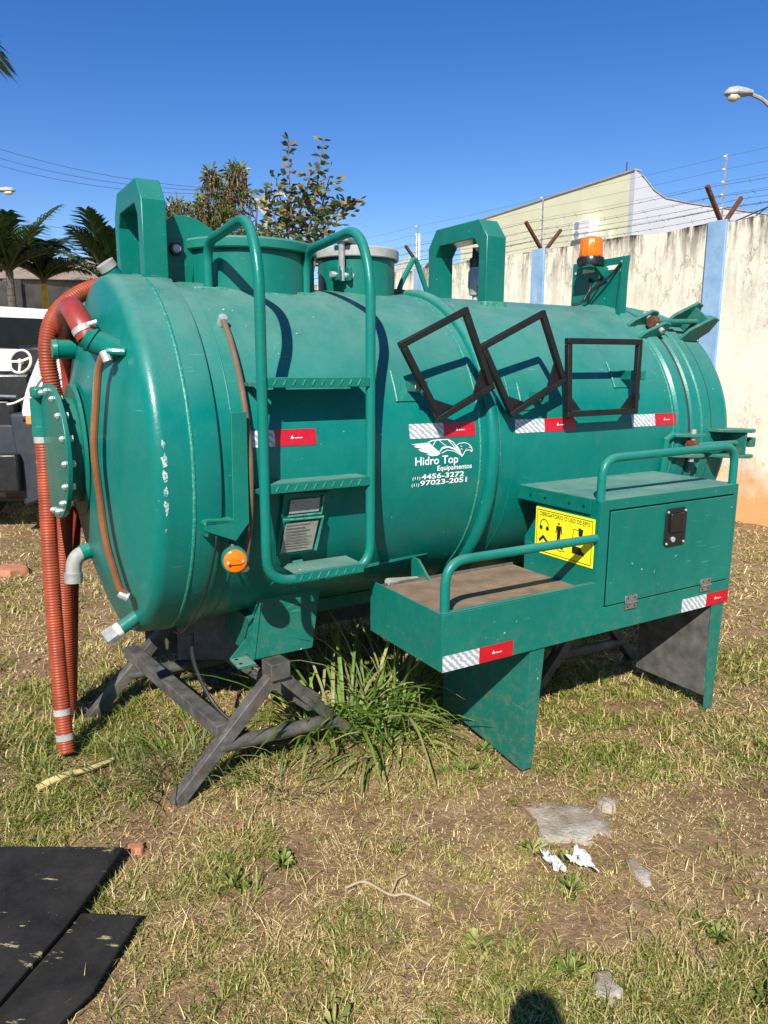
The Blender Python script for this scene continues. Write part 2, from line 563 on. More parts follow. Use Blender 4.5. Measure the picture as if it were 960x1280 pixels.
def bulk(name, verts, faces_flat, loops_per, colors, mat, kind=None, parent=None, smooth=False):
    """fast mesh from numpy arrays; all faces have the same number of corners"""
    me = bpy.data.meshes.new(name)
    nv, nf = len(verts), len(faces_flat) // loops_per
    me.vertices.add(nv)
    me.vertices.foreach_set('co', np.ascontiguousarray(verts, dtype=np.float32).ravel())
    me.loops.add(nf * loops_per)
    me.loops.foreach_set('vertex_index', np.ascontiguousarray(faces_flat, dtype=np.int32))
    me.polygons.add(nf)
    me.polygons.foreach_set('loop_start', np.arange(0, nf * loops_per, loops_per, dtype=np.int32))
    if smooth:
        me.polygons.foreach_set('use_smooth', np.ones(nf, dtype=bool))
    me.update(calc_edges=True)
    if colors is not None:
        ca = me.color_attributes.new('Col', 'FLOAT_COLOR', 'POINT')
        c4 = np.ones((nv, 4), dtype=np.float32)
        c4[:, :3] = colors
        ca.data.foreach_set('color', c4.ravel())
    me.materials.append(M[mat])
    ob = bpy.data.objects.new(name, me)
    COL.objects.link(ob)
    if kind:
        ob['kind'] = kind
    if parent:
        ob.parent = parent
    return ob


def text_mesh(body, bold=0.0, shear=0.0):
    """outline of a string as vertices / faces in its own plane, normalised to the unit box"""
    cu = bpy.data.curves.new('txt', 'FONT')
    cu.body = body
    cu.size = 1.0
    cu.offset = bold
    cu.shear = shear
    cu.resolution_u = 3
    ob = bpy.data.objects.new('txt', cu)
    COL.objects.link(ob)
    bpy.context.view_layer.update()
    me = bpy.data.meshes.new_from_object(ob.evaluated_get(bpy.context.evaluated_depsgraph_get()))
    vs = [v_.co.copy() for v_ in me.vertices]
    fs = [tuple(p.vertices) for p in me.polygons]
    bpy.data.objects.remove(ob)
    bpy.data.curves.remove(cu)
    bpy.data.meshes.remove(me)
    x0, x1 = min(v_.x for v_ in vs), max(v_.x for v_ in vs)
    y0, y1 = min(v_.y for v_ in vs), max(v_.y for v_ in vs)
    return [((v_.x - x0) / (x1 - x0), (v_.y - y0) / (y1 - y0)) for v_ in vs], fs


# ------------------------------------------------------------------ ground
def vnoise(x, y, seed=0):
    """smooth value noise on arrays"""
    r = np.random.default_rng(seed).random((64, 64))
    xi, yi = np.floor(x).astype(int), np.floor(y).astype(int)
    fx, fy = x - xi, y - yi
    fx, fy = fx * fx * (3 - 2 * fx), fy * fy * (3 - 2 * fy)
    g = lambda a, b: r[a % 64, b % 64]
    return (g(xi, yi) * (1 - fx) + g(xi + 1, yi) * fx) * (1 - fy) + (g(xi, yi + 1) * (1 - fx) + g(xi + 1, yi + 1) * fx) * fy


def fbm(x, y, seed=0):
    return 0.5 * vnoise(x, y, seed) + 0.3 * vnoise(x * 2.3, y * 2.3, seed + 1) + 0.2 * vnoise(x * 5.1, y * 5.1, seed + 2)


def ground_z(x, y):
    x, y = np.asarray(x, float), np.asarray(y, float)
    return (fbm(x * 1.6, y * 1.6, 3) - 0.5) * 0.045 + (fbm(x * 7, y * 7, 8) - 0.5) * 0.018 - 0.012


def make_ground():
    def axis(lo, hi, fine_lo, fine_hi, step):
        a = list(np.arange(fine_lo, fine_hi, step))
        l, s = fine_lo, step
        left = []
        while l > lo:
            s *= 1.35
            l -= s
            left.append(l)
        r, s = fine_hi, step
        right = [r]
        while r < hi:
            s *= 1.35
            r += s
            right.append(r)
        return np.array(left[::-1] + a + right)
    xs, ys = axis(-400, 400, -4, 5, 0.06), axis(-200, 800, 0.6, 8.5, 0.06)
    X, Y = np.meshgrid(xs, ys)
    near = np.clip((16 - np.hypot(X, Y - 4)) / 6, 0, 1)
    Z = ground_z(X, Y) * near - 0.012 * (1 - near)
    V = np.stack([X, Y, Z], -1).reshape(-1, 3)
    nx, ny = len(xs), len(ys)
    i, j = np.meshgrid(np.arange(nx - 1), np.arange(ny - 1))
    a = (j * nx + i).ravel()
    F = np.stack([a, a + 1, a + nx + 1, a + nx], -1).ravel()
    g = bulk('ground', V, F, 4, None, 'soil', 'structure', smooth=True)
    return g


ground = make_ground()

# ------------------------------------------------------------------ perimeter wall with posts, arms and wires
WD = Vector((-0.605, 0.796, 0)).normalized()
WN = Vector((-0.796, -0.605, 0)).normalized()       # towards the yard
W0 = Vector((3.67, 7.50, 0))
WALL_ROT = math.atan2(WD.y, WD.x)


def wall_bits():
    root = empty('perimeter_wall', W0, (0, 0, WALL_ROT))
    tag(root, 'tall cream plastered yard wall with mould stains and orange splashed foot', 'wall')
    posts = [-1.86 + 2.35 * k for k in range(8)]
    # local frame: x along the wall (away from camera), +y = towards the yard
    edges = [-4.2] + posts + [posts[-1] + 2.3]
    for k in range(len(edges) - 1):
        a, b = edges[k], edges[k + 1]
        mb = MB()
        n = 14
        top = [3.0 + 0.012 * math.sin(7 * i + k) + random.uniform(-0.012, 0.012) for i in range(n + 1)]
        vs, fs = [], []
        for i in range(n + 1):
            x = a + (b - a) * i / n
            vs += [(x, 0, -0.2), (x, 0, top[i]), (x, -0.16, top[i]), (x, -0.16, -0.2)]
        for i in range(n):
            for q in range(4):
                fs.append((i * 4 + q, i * 4 + (q + 1) % 4, i * 4 + 4 + (q + 1) % 4, i * 4 + 4 + q))
        fs += [(0, 3, 2, 1), (n * 4, n * 4 + 1, n * 4 + 2, n * 4 + 3)]
        mb.add(vs, fs).build('wall_panel', 'wall', root, smooth=0)
    for px_ in posts:
        MB().box(px_ - 0.10, px_ + 0.10, -0.18, 0.03, -0.2, 3.012).build('post', 'bluepost', root, 0.006)
    # rusty Y arms carrying barbed wire
    for px_ in posts:
        for sgn in (1, -1):
            d = Vector((0.0, sgn * 0.72, 0.70)).normalized()
            base = Vector((px_ + 0.0, -0.075 + sgn * 0.03, 3.0))
            L = 0.44 if sgn > 0 else 0.40
            MB().beam(base, base + d * L, 0.038, 0.036, (1, 0, 0)).build('wire_arm', 'rust', root, 0.003)
    return posts


POSTS = wall_bits()


def wire_strand(mb, p0, p1, sag, r, barbs=False, n=14):
    p0, p1 = Vector(p0), Vector(p1)
    pts = []
    for i in range(n + 1):
        t_ = i / n
        p = p0.lerp(p1, t_)
        p.z -= sag * 4 * t_ * (1 - t_)
        pts.append(p)
    mb.tube(pts, r, 4, False)
    if barbs:
        k = max(2, int((p1 - p0).length / 0.16))
        for i in range(k):
            t_ = (i + 0.5) / k
            p = p0.lerp(p1, t_)
            p.z -= sag * 4 * t_ * (1 - t_)
            d = Vector((random.uniform(-1, 1), random.uniform(-1, 1), random.uniform(-1, 1))).normalized() * 0.022
            mb.tube([p - d, p + d], 0.0022, 3, False)


def fence_wires():
    root = empty('barbed_wire', W0 + Vector((0, 0, 3.0)), (0, 0, WALL_ROT))
    tag(root, 'barbed wire strung along the rusty arms above the cream wall', 'wire')
    for sgn, hs in ((1, (0.16, 0.30, 0.42)), (-1, (0.14, 0.27, 0.38))):
        for h in hs:
            mb = MB()
            for a, b in zip(POSTS[:-1], POSTS[1:]):
                wire_strand(mb, (a, -0.075 + sgn * (0.03 + 0.72 * h), 0.70 * h), (b, -0.075 + sgn * (0.03 + 0.72 * h), 0.70 * h), 0.025, 0.0022, a < 4)
            mb.build('strand', 'wire', root, recalc=False)
    root = empty('electric_fence', W0 + Vector((0, 0, 3.0)), (0, 0, WALL_ROT))
    tag(root, 'electric fence of thin rods and five level wires above the barbed wire', 'fence')
    rods = [-2.3 + 2.75 * k for k in range(7)]
    rods[1] = 0.52
    rods[2] = 2.90
    rods[3] = 5.35
    zs = [0.14, 0.27, 0.39, 0.51, 0.63]
    for x in rods:
        rd = MB().beam((x, -0.10, -0.25), (x, -0.10, 0.66), 0.014, 0.014, (1, 0, 0)).build('rod', 'grey', root)
        for z in zs:
            MB().lathe([(-0.012, 0.0), (-0.012, 0.009), (0.0, 0.013), (0.012, 0.009), (0.012, 0.0)], (x, -0.065, z), (1, 0, 0), 8).build('insulator', 'white', rd)
    for z in zs:
        mb = MB()
        for a, b in zip(rods[:-1], rods[1:]):
            wire_strand(mb, (a, -0.065, z), (b, -0.065, z), 0.012, 0.0013)
        mb.build('live_wire', 'wire', root, recalc=False)


fence_wires()


# ------------------------------------------------------------------ buildings and far walls
def warehouse():
    c1 = Vector((7.61, 24.0, 0))
    d1 = Vector((-0.42, 0.91, 0)).normalized()
    ang = math.atan2(-d1.x, d1.y)       # local +y = d1, local +x = right side
    root = empty('warehouse', c1, (0, 0, ang))
    tag(root, 'large pale yellow and grey warehouse rising behind the yard wall', 'building')
    h = 7.34
    MB().box(-0.0, 0.2, 0.2, 10.3, -0.2, h).build('yellow_side_wall', 'yellowwall', root)
    prof = [(0.0, -0.2), (0.0, h), (0.35, h - 0.18), (0.75, h - 0.50), (1.25, h - 0.70), (2.2, h - 0.76), (6, h - 0.82), (14, h - 0.9), (14, -0.2)]
    MB().prism(prof, lambda x, z: (x, 0.0, z), lambda x, z: (x, 0.2, z)).build('grey_front_wall', 'lilacwall', root)
    MB().box(0.2, 14, 10.1, 10.3, -0.2, h - 0.8).build('rear_wall', 'yellowwall', root)
    MB().box(13.8, 14, 0.2, 10.1, -0.2, h - 0.95).build('end_wall', 'lilacwall', root)
    MB().box(0.2, 13.8, 0.2, 10.1, h - 1.1, h - 1.0).build('roof', 'rooftile', root)
    MB().box(-0.04, 0.23, 0.0, 10.32, h, h + 0.05).build('coping', 'palegrey', root)
    cop = [(0.24, h - 0.13), (0.35, h - 0.18), (0.75, h - 0.50), (1.25, h - 0.70), (2.2, h - 0.76), (6, h - 0.82), (14, h - 0.9)]
    mb = MB()
    for a, b in zip(cop[:-1], cop[1:]):
        mb.beam((a[0], 0.1, a[1] + 0.02), (b[0], 0.1, b[1] + 0.02), 0.26, 0.035)
    mb.build('coping', 'palegrey', root)
    MB().tube([(0.1, 0.5, h), (0.1, 0.5, h + 0.35)], 0.02, 6).build('roof_vent', 'rust', root)
    # small items on the yellow wall
    MB().box(-0.14, -0.002, 0.85, 1.05, 5.05, 5.75).build('downpipe_box', 'cream', root, 0.01)
    MB().box(-0.12, -0.002, 6.2, 6.6, 5.35, 5.5).build('wall_lamp', 'concrete', root, 0.01)
    # air conditioner condenser
    ac = MB().box(-0.40, -0.003, 1.50, 2.37, 5.62, 6.20).build('condenser_unit', 'white', root, 0.015)
    for z in (5.77, 6.05):
        MB().lathe([(0, 0.0), (0, 0.13), (0.006, 0.13), (0.006, 0.0)], (-0.40, 2.14, z), (-1, 0, 0), 16).build('fan_grille', 'grey', ac)
    return root


warehouse()


def small_house():
    root = empty('white_house', (0.2, 30.0, 0), (0, 0, -0.15))
    tag(root, 'small white building with pitched roof far behind the second hatch', 'building')
    MB().box(0, 1.6, 0, 4, -0.2, 5.05).build('wall', 'white', root)
    MB().prism([(-0.15, 5.05), (0.8, 5.65), (1.75, 5.05)], lambda x, z: (x, -0.15, z), lambda x, z: (x, 4.15, z)).build('roof', 'palegrey', root)
    MB().box(0.15, 0.5, -0.02, -0.002, 4.5, 4.8).build('window', 'glass', root)
    MB().tube([(1.1, 0.2, 5.3), (1.1, 0.2, 6.5)], 0.09, 8).build('vent_pipe', 'white', root)
    return root


small_house()


def far_wall():
    a, b = Vector((-10.6, 14.2, 0)), Vector((-5.0, 22.0, 0))
    d = b - a
    root = empty('boundary_wall', a, (0, 0, math.atan2(d.y, d.x)))
    tag(root, 'dark weathered concrete wall at the back left behind the palms', 'wall')
    L = d.length
    n = 5
    for k in range(n):
        MB().box(L * k / n, L * (k + 1) / n - 0.02, -0.1, 0.1, -0.2, 3.38 + 0.01 * (k % 2)).build('wall_panel', 'darkconcrete', root)
    for k in range(n + 1):
        MB().box(L * k / n - 0.12, L * k / n + 0.12, -0.16, 0.16, -0.2, 3.45).build('post', 'darkconcrete', root)
    # shed roof beyond the wall
    r = empty('tiled_shed', (-10.5, 22.0, 0), (0, 0, 0.2))
    tag(r, 'low shed with brown tiled roof beyond the dark wall', 'building')
    MB().box(-2.0, 2.0, 0, 3.0, -0.2, 4.0).build('wall', 'concrete', r)
    MB().prism([(-0.3, 3.95), (1.5, 4.75), (3.3, 3.95)], lambda y, z: (-2.3, y, z), lambda y, z: (2.3, y, z)).build('roof', 'rooftile', r)
    r = empty('metal_shed', (-8.1, 25.5, 0), (0, 0, 0.1))
    tag(r, 'pale blue metal shed roof beyond the dark wall', 'building')
    MB().box(-1.8, 2.2, 0, 3, -0.2, 4.1).build('wall', 'concrete', r)
    MB().prism([(-0.2, 4.1), (3.2, 4.1), (3.2, 4.9), (-0.2, 4.2)], lambda y, z: (-2.0, y, z), lambda y, z: (2.4, y, z)).build('roof', 'lilacwall', r)


far_wall()


# ------------------------------------------------------------------ street lights, pole and overhead cables
def lamp_head(root, p, d, L):
    """cobra head: pale shell with a clear bowl below"""
    d = Vector(d).normalized()
    sh = MB()
    prof = [(0.0, 0.02), (0.02 * L, 0.055), (0.25 * L, 0.085), (0.6 * L, 0.11), (0.85 * L, 0.09), (0.97 * L, 0.04), (L, 0.0)]
    sh.lathe(prof, p, d, 14)
    sh.v = [(x, y, p[2] + (z - p[2]) * (0.95 if z > p[2] else 0.45)) for x, y, z in sh.v]
    s = sh.build('lamp_shell', 'palegrey', root)
    bw = MB()
    bw.lathe([(0.42 * L, 0.0), (0.46 * L, 0.05), (0.62 * L, 0.085), (0.82 * L, 0.07), (0.90 * L, 0.0)], (p[0], p[1], p[2] - 0.035), d, 12)
    bw.build('lamp_bowl', 'cream', s)


def street_lamp(name, label, base, top, tip, L, r=0.03):
    root = empty(name, base)
    tag(root, label, 'street lamp')
    o = Vector(base)
    t_, tp = Vector(top) - o, Vector(tip) - o
    mid = tp.lerp(t_, 0.62) + Vector((0, 0, 0.42))
    pts = [Vector((t_.x, t_.y, 0))] + spline([t_, t_.lerp(mid, 0.5) + Vector((0, 0, 0.04)), mid, mid.lerp(tp, 0.6) + Vector((0, 0, 0.10)), tp], 6)
    MB().tube(pts, r, 8).build('pole', 'grey', root)
    d = (tp - Vector((t_.x, t_.y, tp.z))).normalized()
    lamp_head(root, tuple(tp - d * 0.03), d, L)
    return root


street_lamp('street_lamp', 'street lamp on a curved arm over the warehouse at top right', (6.5, 12.0, 0), (6.5, 12.0, 3.9), (5.44, 12.0, 5.53), 0.42)
street_lamp('street_lamp', 'white street lamp at the left edge above the palms', (-12.2, 22.0, 0), (-12.2, 22.0, 5.6), (-10.85, 22.0, 6.33), 0.62)


def utility_pole():
    root = empty('utility_pole', (-3.86, 26.0, 0))
    tag(root, 'concrete utility pole with pale crossarm behind the bare tree', 'pole')
    MB().lathe([(-0.2, 0.16), (7.15, 0.10), (7.15, 0.0)], (0, 0, 0), (0, 0, 1), 10).build('post', 'palegrey', root)
    MB().beam((-0.95, 0, 6.95), (0.75, 0.05, 6.83), 0.07, 0.08).build('crossarm', 'palegrey', root)
    MB().beam((-0.5, 0.02, 6.9), (0.0, 0.02, 6.35), 0.05, 0.05).build('brace', 'palegrey', root)
    for x in (-0.9, -0.55, 0.6):
        MB().lathe([(0, 0.02), (0.04, 0.04), (0.07, 0.025), (0.11, 0.035), (0.13, 0.0)], (x, 0, 6.97), (0, 0, 1), 8).build('insulator', 'white', root)
    return root


utility_pole()


def cables():
    specs = [('thin power cable across the sky at left, highest of the three upper ones', (-17.5, 32, 10.75), (-3.9, 26, 7.18), 0.5, 0.0065),
             ('thin power cable across the sky at left, middle of the three upper ones', (-17.5, 32, 10.35), (-4.35, 26, 7.18), 0.5, 0.0065),
             ('thin power cable across the sky at left, lowest of the three upper ones', (-17.5, 32, 10.05), (-4.7, 26, 7.10), 0.5, 0.0065),
             ('faint cable passing above the palms at left, upper of two', (-14.0, 26, 6.6), (-2.5, 30, 6.0), 0.35, 0.0055),
             ('faint cable passing above the palms at left, lower of two', (-14.0, 26, 6.25), (-2.5, 30, 5.5), 0.35, 0.0055),
             ('black cable slanting down over the grey warehouse wall', (14.9, 12.2, 8.05), (3.9, 14.0, 3.1), 0.10, 0.011),
             ('black cable rising steeply past the right wall post', (13.9, 15.1, 9.9), (4.75, 12.0, 3.1), 0.10, 0.010)]
    for lab, a, b, sag, r in specs:
        o = Vector(a)
        mb = MB()
        wire_strand(mb, (0, 0, 0), Vector(b) - o, sag, r)
        ob = mb.build('overhead_cable', 'cable', None, recalc=False)
        ob.location = o
        tag(ob, lab, 'cable', 'overhead cables')


cables()


# ------------------------------------------------------------------ trees and palms
def leaf_cloud(centers, dirs, lens, wids, cols, fold=0.25):
    """one folded leaf (two quads) per entry"""
    N = len(centers)
    d = dirs / np.linalg.norm(dirs, axis=1, keepdims=True)
    up = RNG.normal(size=(N, 3))
    s = np.cross(d, up)
    s /= np.linalg.norm(s, axis=1, keepdims=True)
    nn = np.cross(s, d)
    L, W = lens[:, None], wids[:, None]
    base = centers
    tip = centers + d * L - np.array([0, 0, 1]) * L * 0.15
    m = centers + d * L * 0.5
    a = m + s * W * 0.5 + nn * W * fold
    b = m - s * W * 0.5 + nn * W * fold
    V = np.stack([base, a, tip, b], 1).reshape(-1, 3)
    i = np.arange(N) * 4
    F = np.stack([i, i + 1, i + 2, i, i + 2, i + 3], -1).ravel()
    C = np.repeat(cols, 4, axis=0)
    return V, F, C


def jitter_cols(base, n, amt=0.25):
    b = np.array(base)[RNG.integers(0, len(base), n)]
    return np.clip(b * (1 + RNG.uniform(-amt, amt, (n, 1))), 0, 1)


def leucaena():
    root = empty('pod_tree', (-3.5, 16, 0))
    tag(root, 'bushy tree hung with brown seed pods behind the big hatch', 'tree')
    tr = MB()
    rnd = random.Random(3)
    tips = []
    for k in range(7):
        ax, ay = rnd.uniform(-1.15, 1.35), rnd.uniform(-0.8, 0.8)
        h = rnd.uniform(4.2, 5.2)
        pts = spline([(0.06 * k - 0.2, 0, -0.1), (ax * 0.35, ay * 0.4, 2.0), (ax * 0.8, ay * 0.9, 3.4), (ax, ay, h)], 5)
        tr.tube(pts, [0.09 * (1 - 0.85 * i / (len(pts) - 1)) for i in range(len(pts))], 7)
        tips.append((ax, ay, h))
    tr.build('trunk', 'bark', root)
    # leafy volume: ellipsoid clumps
    clumps = [(-0.9, 0, 3.9, 0.6), (-0.35, 0.1, 4.2, 0.65), (0.25, -0.1, 4.1, 0.6), (0.75, 0, 3.9, 0.5), (-0.1, 0, 3.4, 0.8), (0.6, 0, 3.2, 0.7), (-0.8, 0, 3.1, 0.7),
              (0.05, 0, 4.75, 0.40), (0.5, 0, 4.85, 0.36), (-0.75, 0, 4.5, 0.36), (1.1, 0.1, 3.8, 0.35), (1.45, 0, 3.5, 0.3), (0.52, 0, 5.35, 0.20), (0.02, 0, 5.3, 0.16), (1.2, 0, 4.2, 0.22)]
    cs, ds = [], []
    for cx, cy, cz, r in clumps:
        n = int(2300 * r * r) + 90
        p = RNG.normal(size=(n, 3))
        p /= np.linalg.norm(p, axis=1, keepdims=True)
        p *= (RNG.random((n, 1)) ** 0.4) * r
        cs.append(p + np.array([cx, cy, cz]))
        ds.append(p / r + RNG.normal(size=(n, 3)) * 0.7 + np.array([0, 0, -0.1]))
    cs, ds = np.concatenate(cs), np.concatenate(ds)
    n = len(cs)
    V, F, C = leaf_cloud(cs, ds, RNG.uniform(0.10, 0.22, n), RNG.uniform(0.025, 0.055, n), jitter_cols([(0.12, 0.16, 0.04), (0.17, 0.20, 0.06), (0.09, 0.13, 0.035), (0.22, 0.21, 0.08)], n, 0.35))
    bulk('crown', V, F, 3, C, 'leaf', None, root)
    # hanging pods
    m = 750
    pick = np.array(clumps)[RNG.integers(0, len(clumps), m)]
    hi = RNG.random(m) < 0.75
    pick[hi] = np.array([c for c in clumps if c[2] > 4.0])[RNG.integers(0, 7, hi.sum())]
    p = RNG.normal(size=(m, 3))
    p /= np.linalg.norm(p, axis=1, keepdims=True)
    cen = pick[:, :3] + p * pick[:, 3:4] * 1.02
    dd = np.tile([0, 0, -1.0], (m, 1)) + RNG.normal(size=(m, 3)) * 0.18
    V, F, C = leaf_cloud(cen, dd, RNG.uniform(0.15, 0.32, m), RNG.uniform(0.028, 0.045, m), jitter_cols([(0.14, 0.065, 0.035), (0.09, 0.045, 0.025), (0.20, 0.11, 0.06)], m, 0.3))
    bulk('seed_pods', V, F, 3, C, 'leaf', 'stuff', root)


leucaena()


def sapling():
    root = empty('young_tree', (-1.02, 10, 0))
    tag(root, 'slender young tree with sparse green and yellowing leaves behind the tank', 'tree')
    tr = MB()
    rnd = random.Random(5)
    stems = [[(0.0, 0, -0.1), (-0.05, 0, 1.5), (-0.14, 0.05, 3.0), (-0.17, 0, 3.7), (-0.18, 0, 4.36)],
             [(0.03, 0, -0.1), (0.06, 0.03, 1.5), (0.03, 0, 3.0), (0.14, 0, 3.6), (0.26, 0, 4.34)],
             [(0.0, 0, 1.6), (-0.2, 0.05, 2.6), (-0.34, 0, 3.3), (-0.46, 0, 3.72)],
             [(0.04, 0, 2.6), (0.25, -0.05, 3.2), (0.44, 0, 3.52), (0.62, 0, 3.60)],
             [(-0.1, 0, 2.7), (-0.24, 0.1, 3.3), (-0.34, 0, 3.9)],
             [(0.05, 0, 2.9), (0.2, 0.1, 3.5), (0.33, 0.1, 3.95)],
             [(-0.16, 0, 3.3), (0.02, -0.05, 3.65), (0.1, 0, 4.0)]]
    cs, ds, hs = [], [], []
    for st in stems:
        pts = spline(st, 8)
        tr.tube(pts, [0.022 * (1 - 0.75 * i / (len(pts) - 1)) for i in range(len(pts))], 6)
        L = len(pts)
        for i, p in enumerate(pts):
            if p.z < 2.7:
                continue
            for _ in range(9 if p.z < 3.75 else 5):
                a = rnd.uniform(0, 2 * PI)
                spread = 0.0 if p.z > 4.0 else rnd.uniform(0, 0.14)
                d = Vector((math.cos(a), math.sin(a) * 0.9, rnd.uniform(0.05, 0.7)))
                q = p + Vector((math.cos(a), math.sin(a), rnd.uniform(-0.6, 0.6))) * spread
                cs.append(q)
                ds.append(d)
    tr.build('trunk', 'bark', root)
    cs, ds = np.array(cs), np.array(ds)
    n = len(cs)
    pal = [(0.05, 0.085, 0.03), (0.065, 0.10, 0.035), (0.14, 0.16, 0.05), (0.05, 0.08, 0.035), (0.30, 0.24, 0.07), (0.42, 0.24, 0.10), (0.08, 0.11, 0.04), (0.20, 0.19, 0.07)]
    V, F, C = leaf_cloud(cs, ds, RNG.uniform(0.085, 0.15, n), RNG.uniform(0.045, 0.07, n), jitter_cols(pal, n, 0.3), 0.2)
    bulk('crown', V, F, 3, C, 'leaf', None, root)


sapling()


def frond_mesh(L, droop, rnd, leaf_len, width):
    """one feather frond along +x from the origin, arching over"""
    V, F, C = [], [], []
    n = 34
    pts = []
    for i in range(n + 1):
        t_ = i / n
        pts.append(np.array([L * t_ * (1 - 0.25 * droop * t_ * t_), 0, L * (0.55 * t_ - droop * t_ * t_)]))
    for i in range(3, n + 1):
        t_ = i / n
        ll = leaf_len * (0.35 + 1.1 * math.sin(PI * min(1, t_ * 0.9 + 0.08))) * rnd.uniform(0.85, 1.1)
        tang = pts[i] - pts[i - 1]
        tang /= np.linalg.norm(tang)
        for s in (-1, 1):
            d = np.array([tang[0] * 0.75, s * 0.8, tang[2] * 0.75 + rnd.uniform(0.05, 0.35)])
            d /= np.linalg.norm(d)
            side = np.cross(d, [0, 0, 1.0])
            side /= np.linalg.norm(side)
            b = pts[i]
            m = b + d * ll * 0.55
            tip = b + d * ll - np.array([0, 0, ll * 0.35])
            o = len(V)
            V += [b - side * width * 0.4, b + side * width * 0.4, m + side * width * 0.5, m - side * width * 0.5, tip]
            F += [(o, o + 1, o + 2), (o, o + 2, o + 3), (o + 3, o + 2, o + 4)]
            g = rnd.uniform(0.7, 1.3)
            C += [(0.046 * g, 0.085 * g, 0.022 * g)] * 5
    # rachis
    for i in range(n):
        a, b = pts[i], pts[i + 1]
        w0 = 0.035 * (1 - i / n) + 0.004
        o = len(V)
        V += [a + [0, -w0, 0], a + [0, w0, 0], b + [0, w0, 0], b + [0, -w0, 0], a + [0, 0, -w0], b + [0, 0, -w0]]
        F += [(o, o + 1, o + 2), (o, o + 2, o + 3), (o, o + 3, o + 5), (o, o + 5, o + 4), (o + 1, o + 4, o + 5), (o + 1, o + 5, o + 2)]
        C += [(0.10, 0.11, 0.04)] * 6
    return np.array(V), np.array(F).ravel(), np.array(C)


def palm(label, base, h, nf, L, seed, trunk_r=0.09, band=False, leaf=0.34):
    rnd = random.Random(seed)
    root = empty('palm_tree', base)
    tag(root, label, 'palm', 'palms by the back wall')
    prof, z = [], -0.1
    while z < h:
        prof += [(z, trunk_r * (1.25 - 0.35 * z / h)), (z + 0.10, trunk_r * (1.16 - 0.35 * z / h))]
        z += 0.105
    prof.append((h, 0.0))
    tk = MB().lathe(prof, (0, 0, 0), (0, 0, 1), 10).build('trunk', 'palmtrunk', root)
    if band:
        MB().lathe([(0, trunk_r * 1.06), (0.52, trunk_r * 1.04)], (0, 0, h - 0.62), (0, 0, 1), 12).build('painted_band', 'yellowpaint', tk)
    for k in range(nf):
        a = 2 * PI * k / nf * 1.0 + rnd.uniform(-0.25, 0.25)
        l = L * rnd.uniform(0.85, 1.12)
        V, F, C = frond_mesh(l, rnd.uniform(0.25, 0.62), rnd, leaf, 0.035)
        f = bulk('frond', V, F, 3, C, 'leaf', None, root)
        f.location = (0, 0, h - 0.02)
        f.rotation_euler = (0, rnd.uniform(-0.95, 0.05), a)


palm('dark green palm at the far left with yellow fruit among its fronds', (-6.3, 13.0, 0), 3.15, 13, 1.35, 21, 0.07)
palm('palm with a yellow painted band on its thin trunk', (-6.18, 14.0, 0), 3.12, 14, 1.0, 22, 0.055, True, 0.30)
palm('palm with drooping fronds half hidden behind the tank front', (-4.6, 13.0, 0), 2.85, 12, 1.25, 23, 0.08)
palm('tall palm whose frond tip hangs in at the left edge', (-5.35, 7.6, 0), 4.35, 11, 1.75, 25, 0.12, False, 0.55)


# ------------------------------------------------------------------ old vehicles at the left
def white_cab_truck():
    root = empty('white_truck', (-4.3, 8.6, 0), (0, 0, math.radians(8)))
    tag(root, 'white truck cab with dark rear window at the left edge', 'truck')
    # cab seen from behind: local x right, y away
    body = MB()
    prof = [(-0.95, 0.75), (0.78, 0.75), (0.80, 1.55), (0.72, 2.10), (0.60, 2.20), (-0.85, 2.28), (-0.95, 2.1)]
    body.prism(prof, lambda x, z: (x, 0.0, z), lambda x, z: (x * 0.97, 1.5, z * 0.985))
    cb = body.build('cab', 'white', root, 0.04)
    MB().prism([(-0.75, 1.80), (0.46, 1.76), (0.52, 1.82), (0.50, 2.04), (0.44, 2.10), (-0.75, 2.14)], lambda x, z: (x, -0.012, z), lambda x, z: (x, 0.02, z)).build('rear_window', 'glass', cb)
    MB().box(-0.95, 0.6, 0.0, 3.0, 0.55, 0.74).build('chassis', 'navy', root, 0.02)
    MB().box(0.78, 0.86, 0.3, 0.5, 1.5, 1.8).build('mirror', 'navy', root, 0.01)
    for y in (0.75, 2.6):
        for x in (-0.75, 0.62):
            wh = MB().lathe([(-0.12, 0.2), (-0.12, 0.44), (-0.08, 0.48), (0.08, 0.48), (0.12, 0.44), (0.12, 0.2)], (x, y, 0.48), (1, 0, 0), 20).build('wheel', 'tyre', root)
            MB().lathe([(-0.1, 0.0), (-0.1, 0.22), (0.1, 0.22), (0.1, 0.0)], (x, y, 0.48), (1, 0, 0), 14).build('rim', 'grey', wh)
    MB().box(-0.72, -0.40, -0.35, -0.10, 1.9, 2.35).build('blue_canister', 'blue', root, 0.03)
    return root


white_cab_truck()


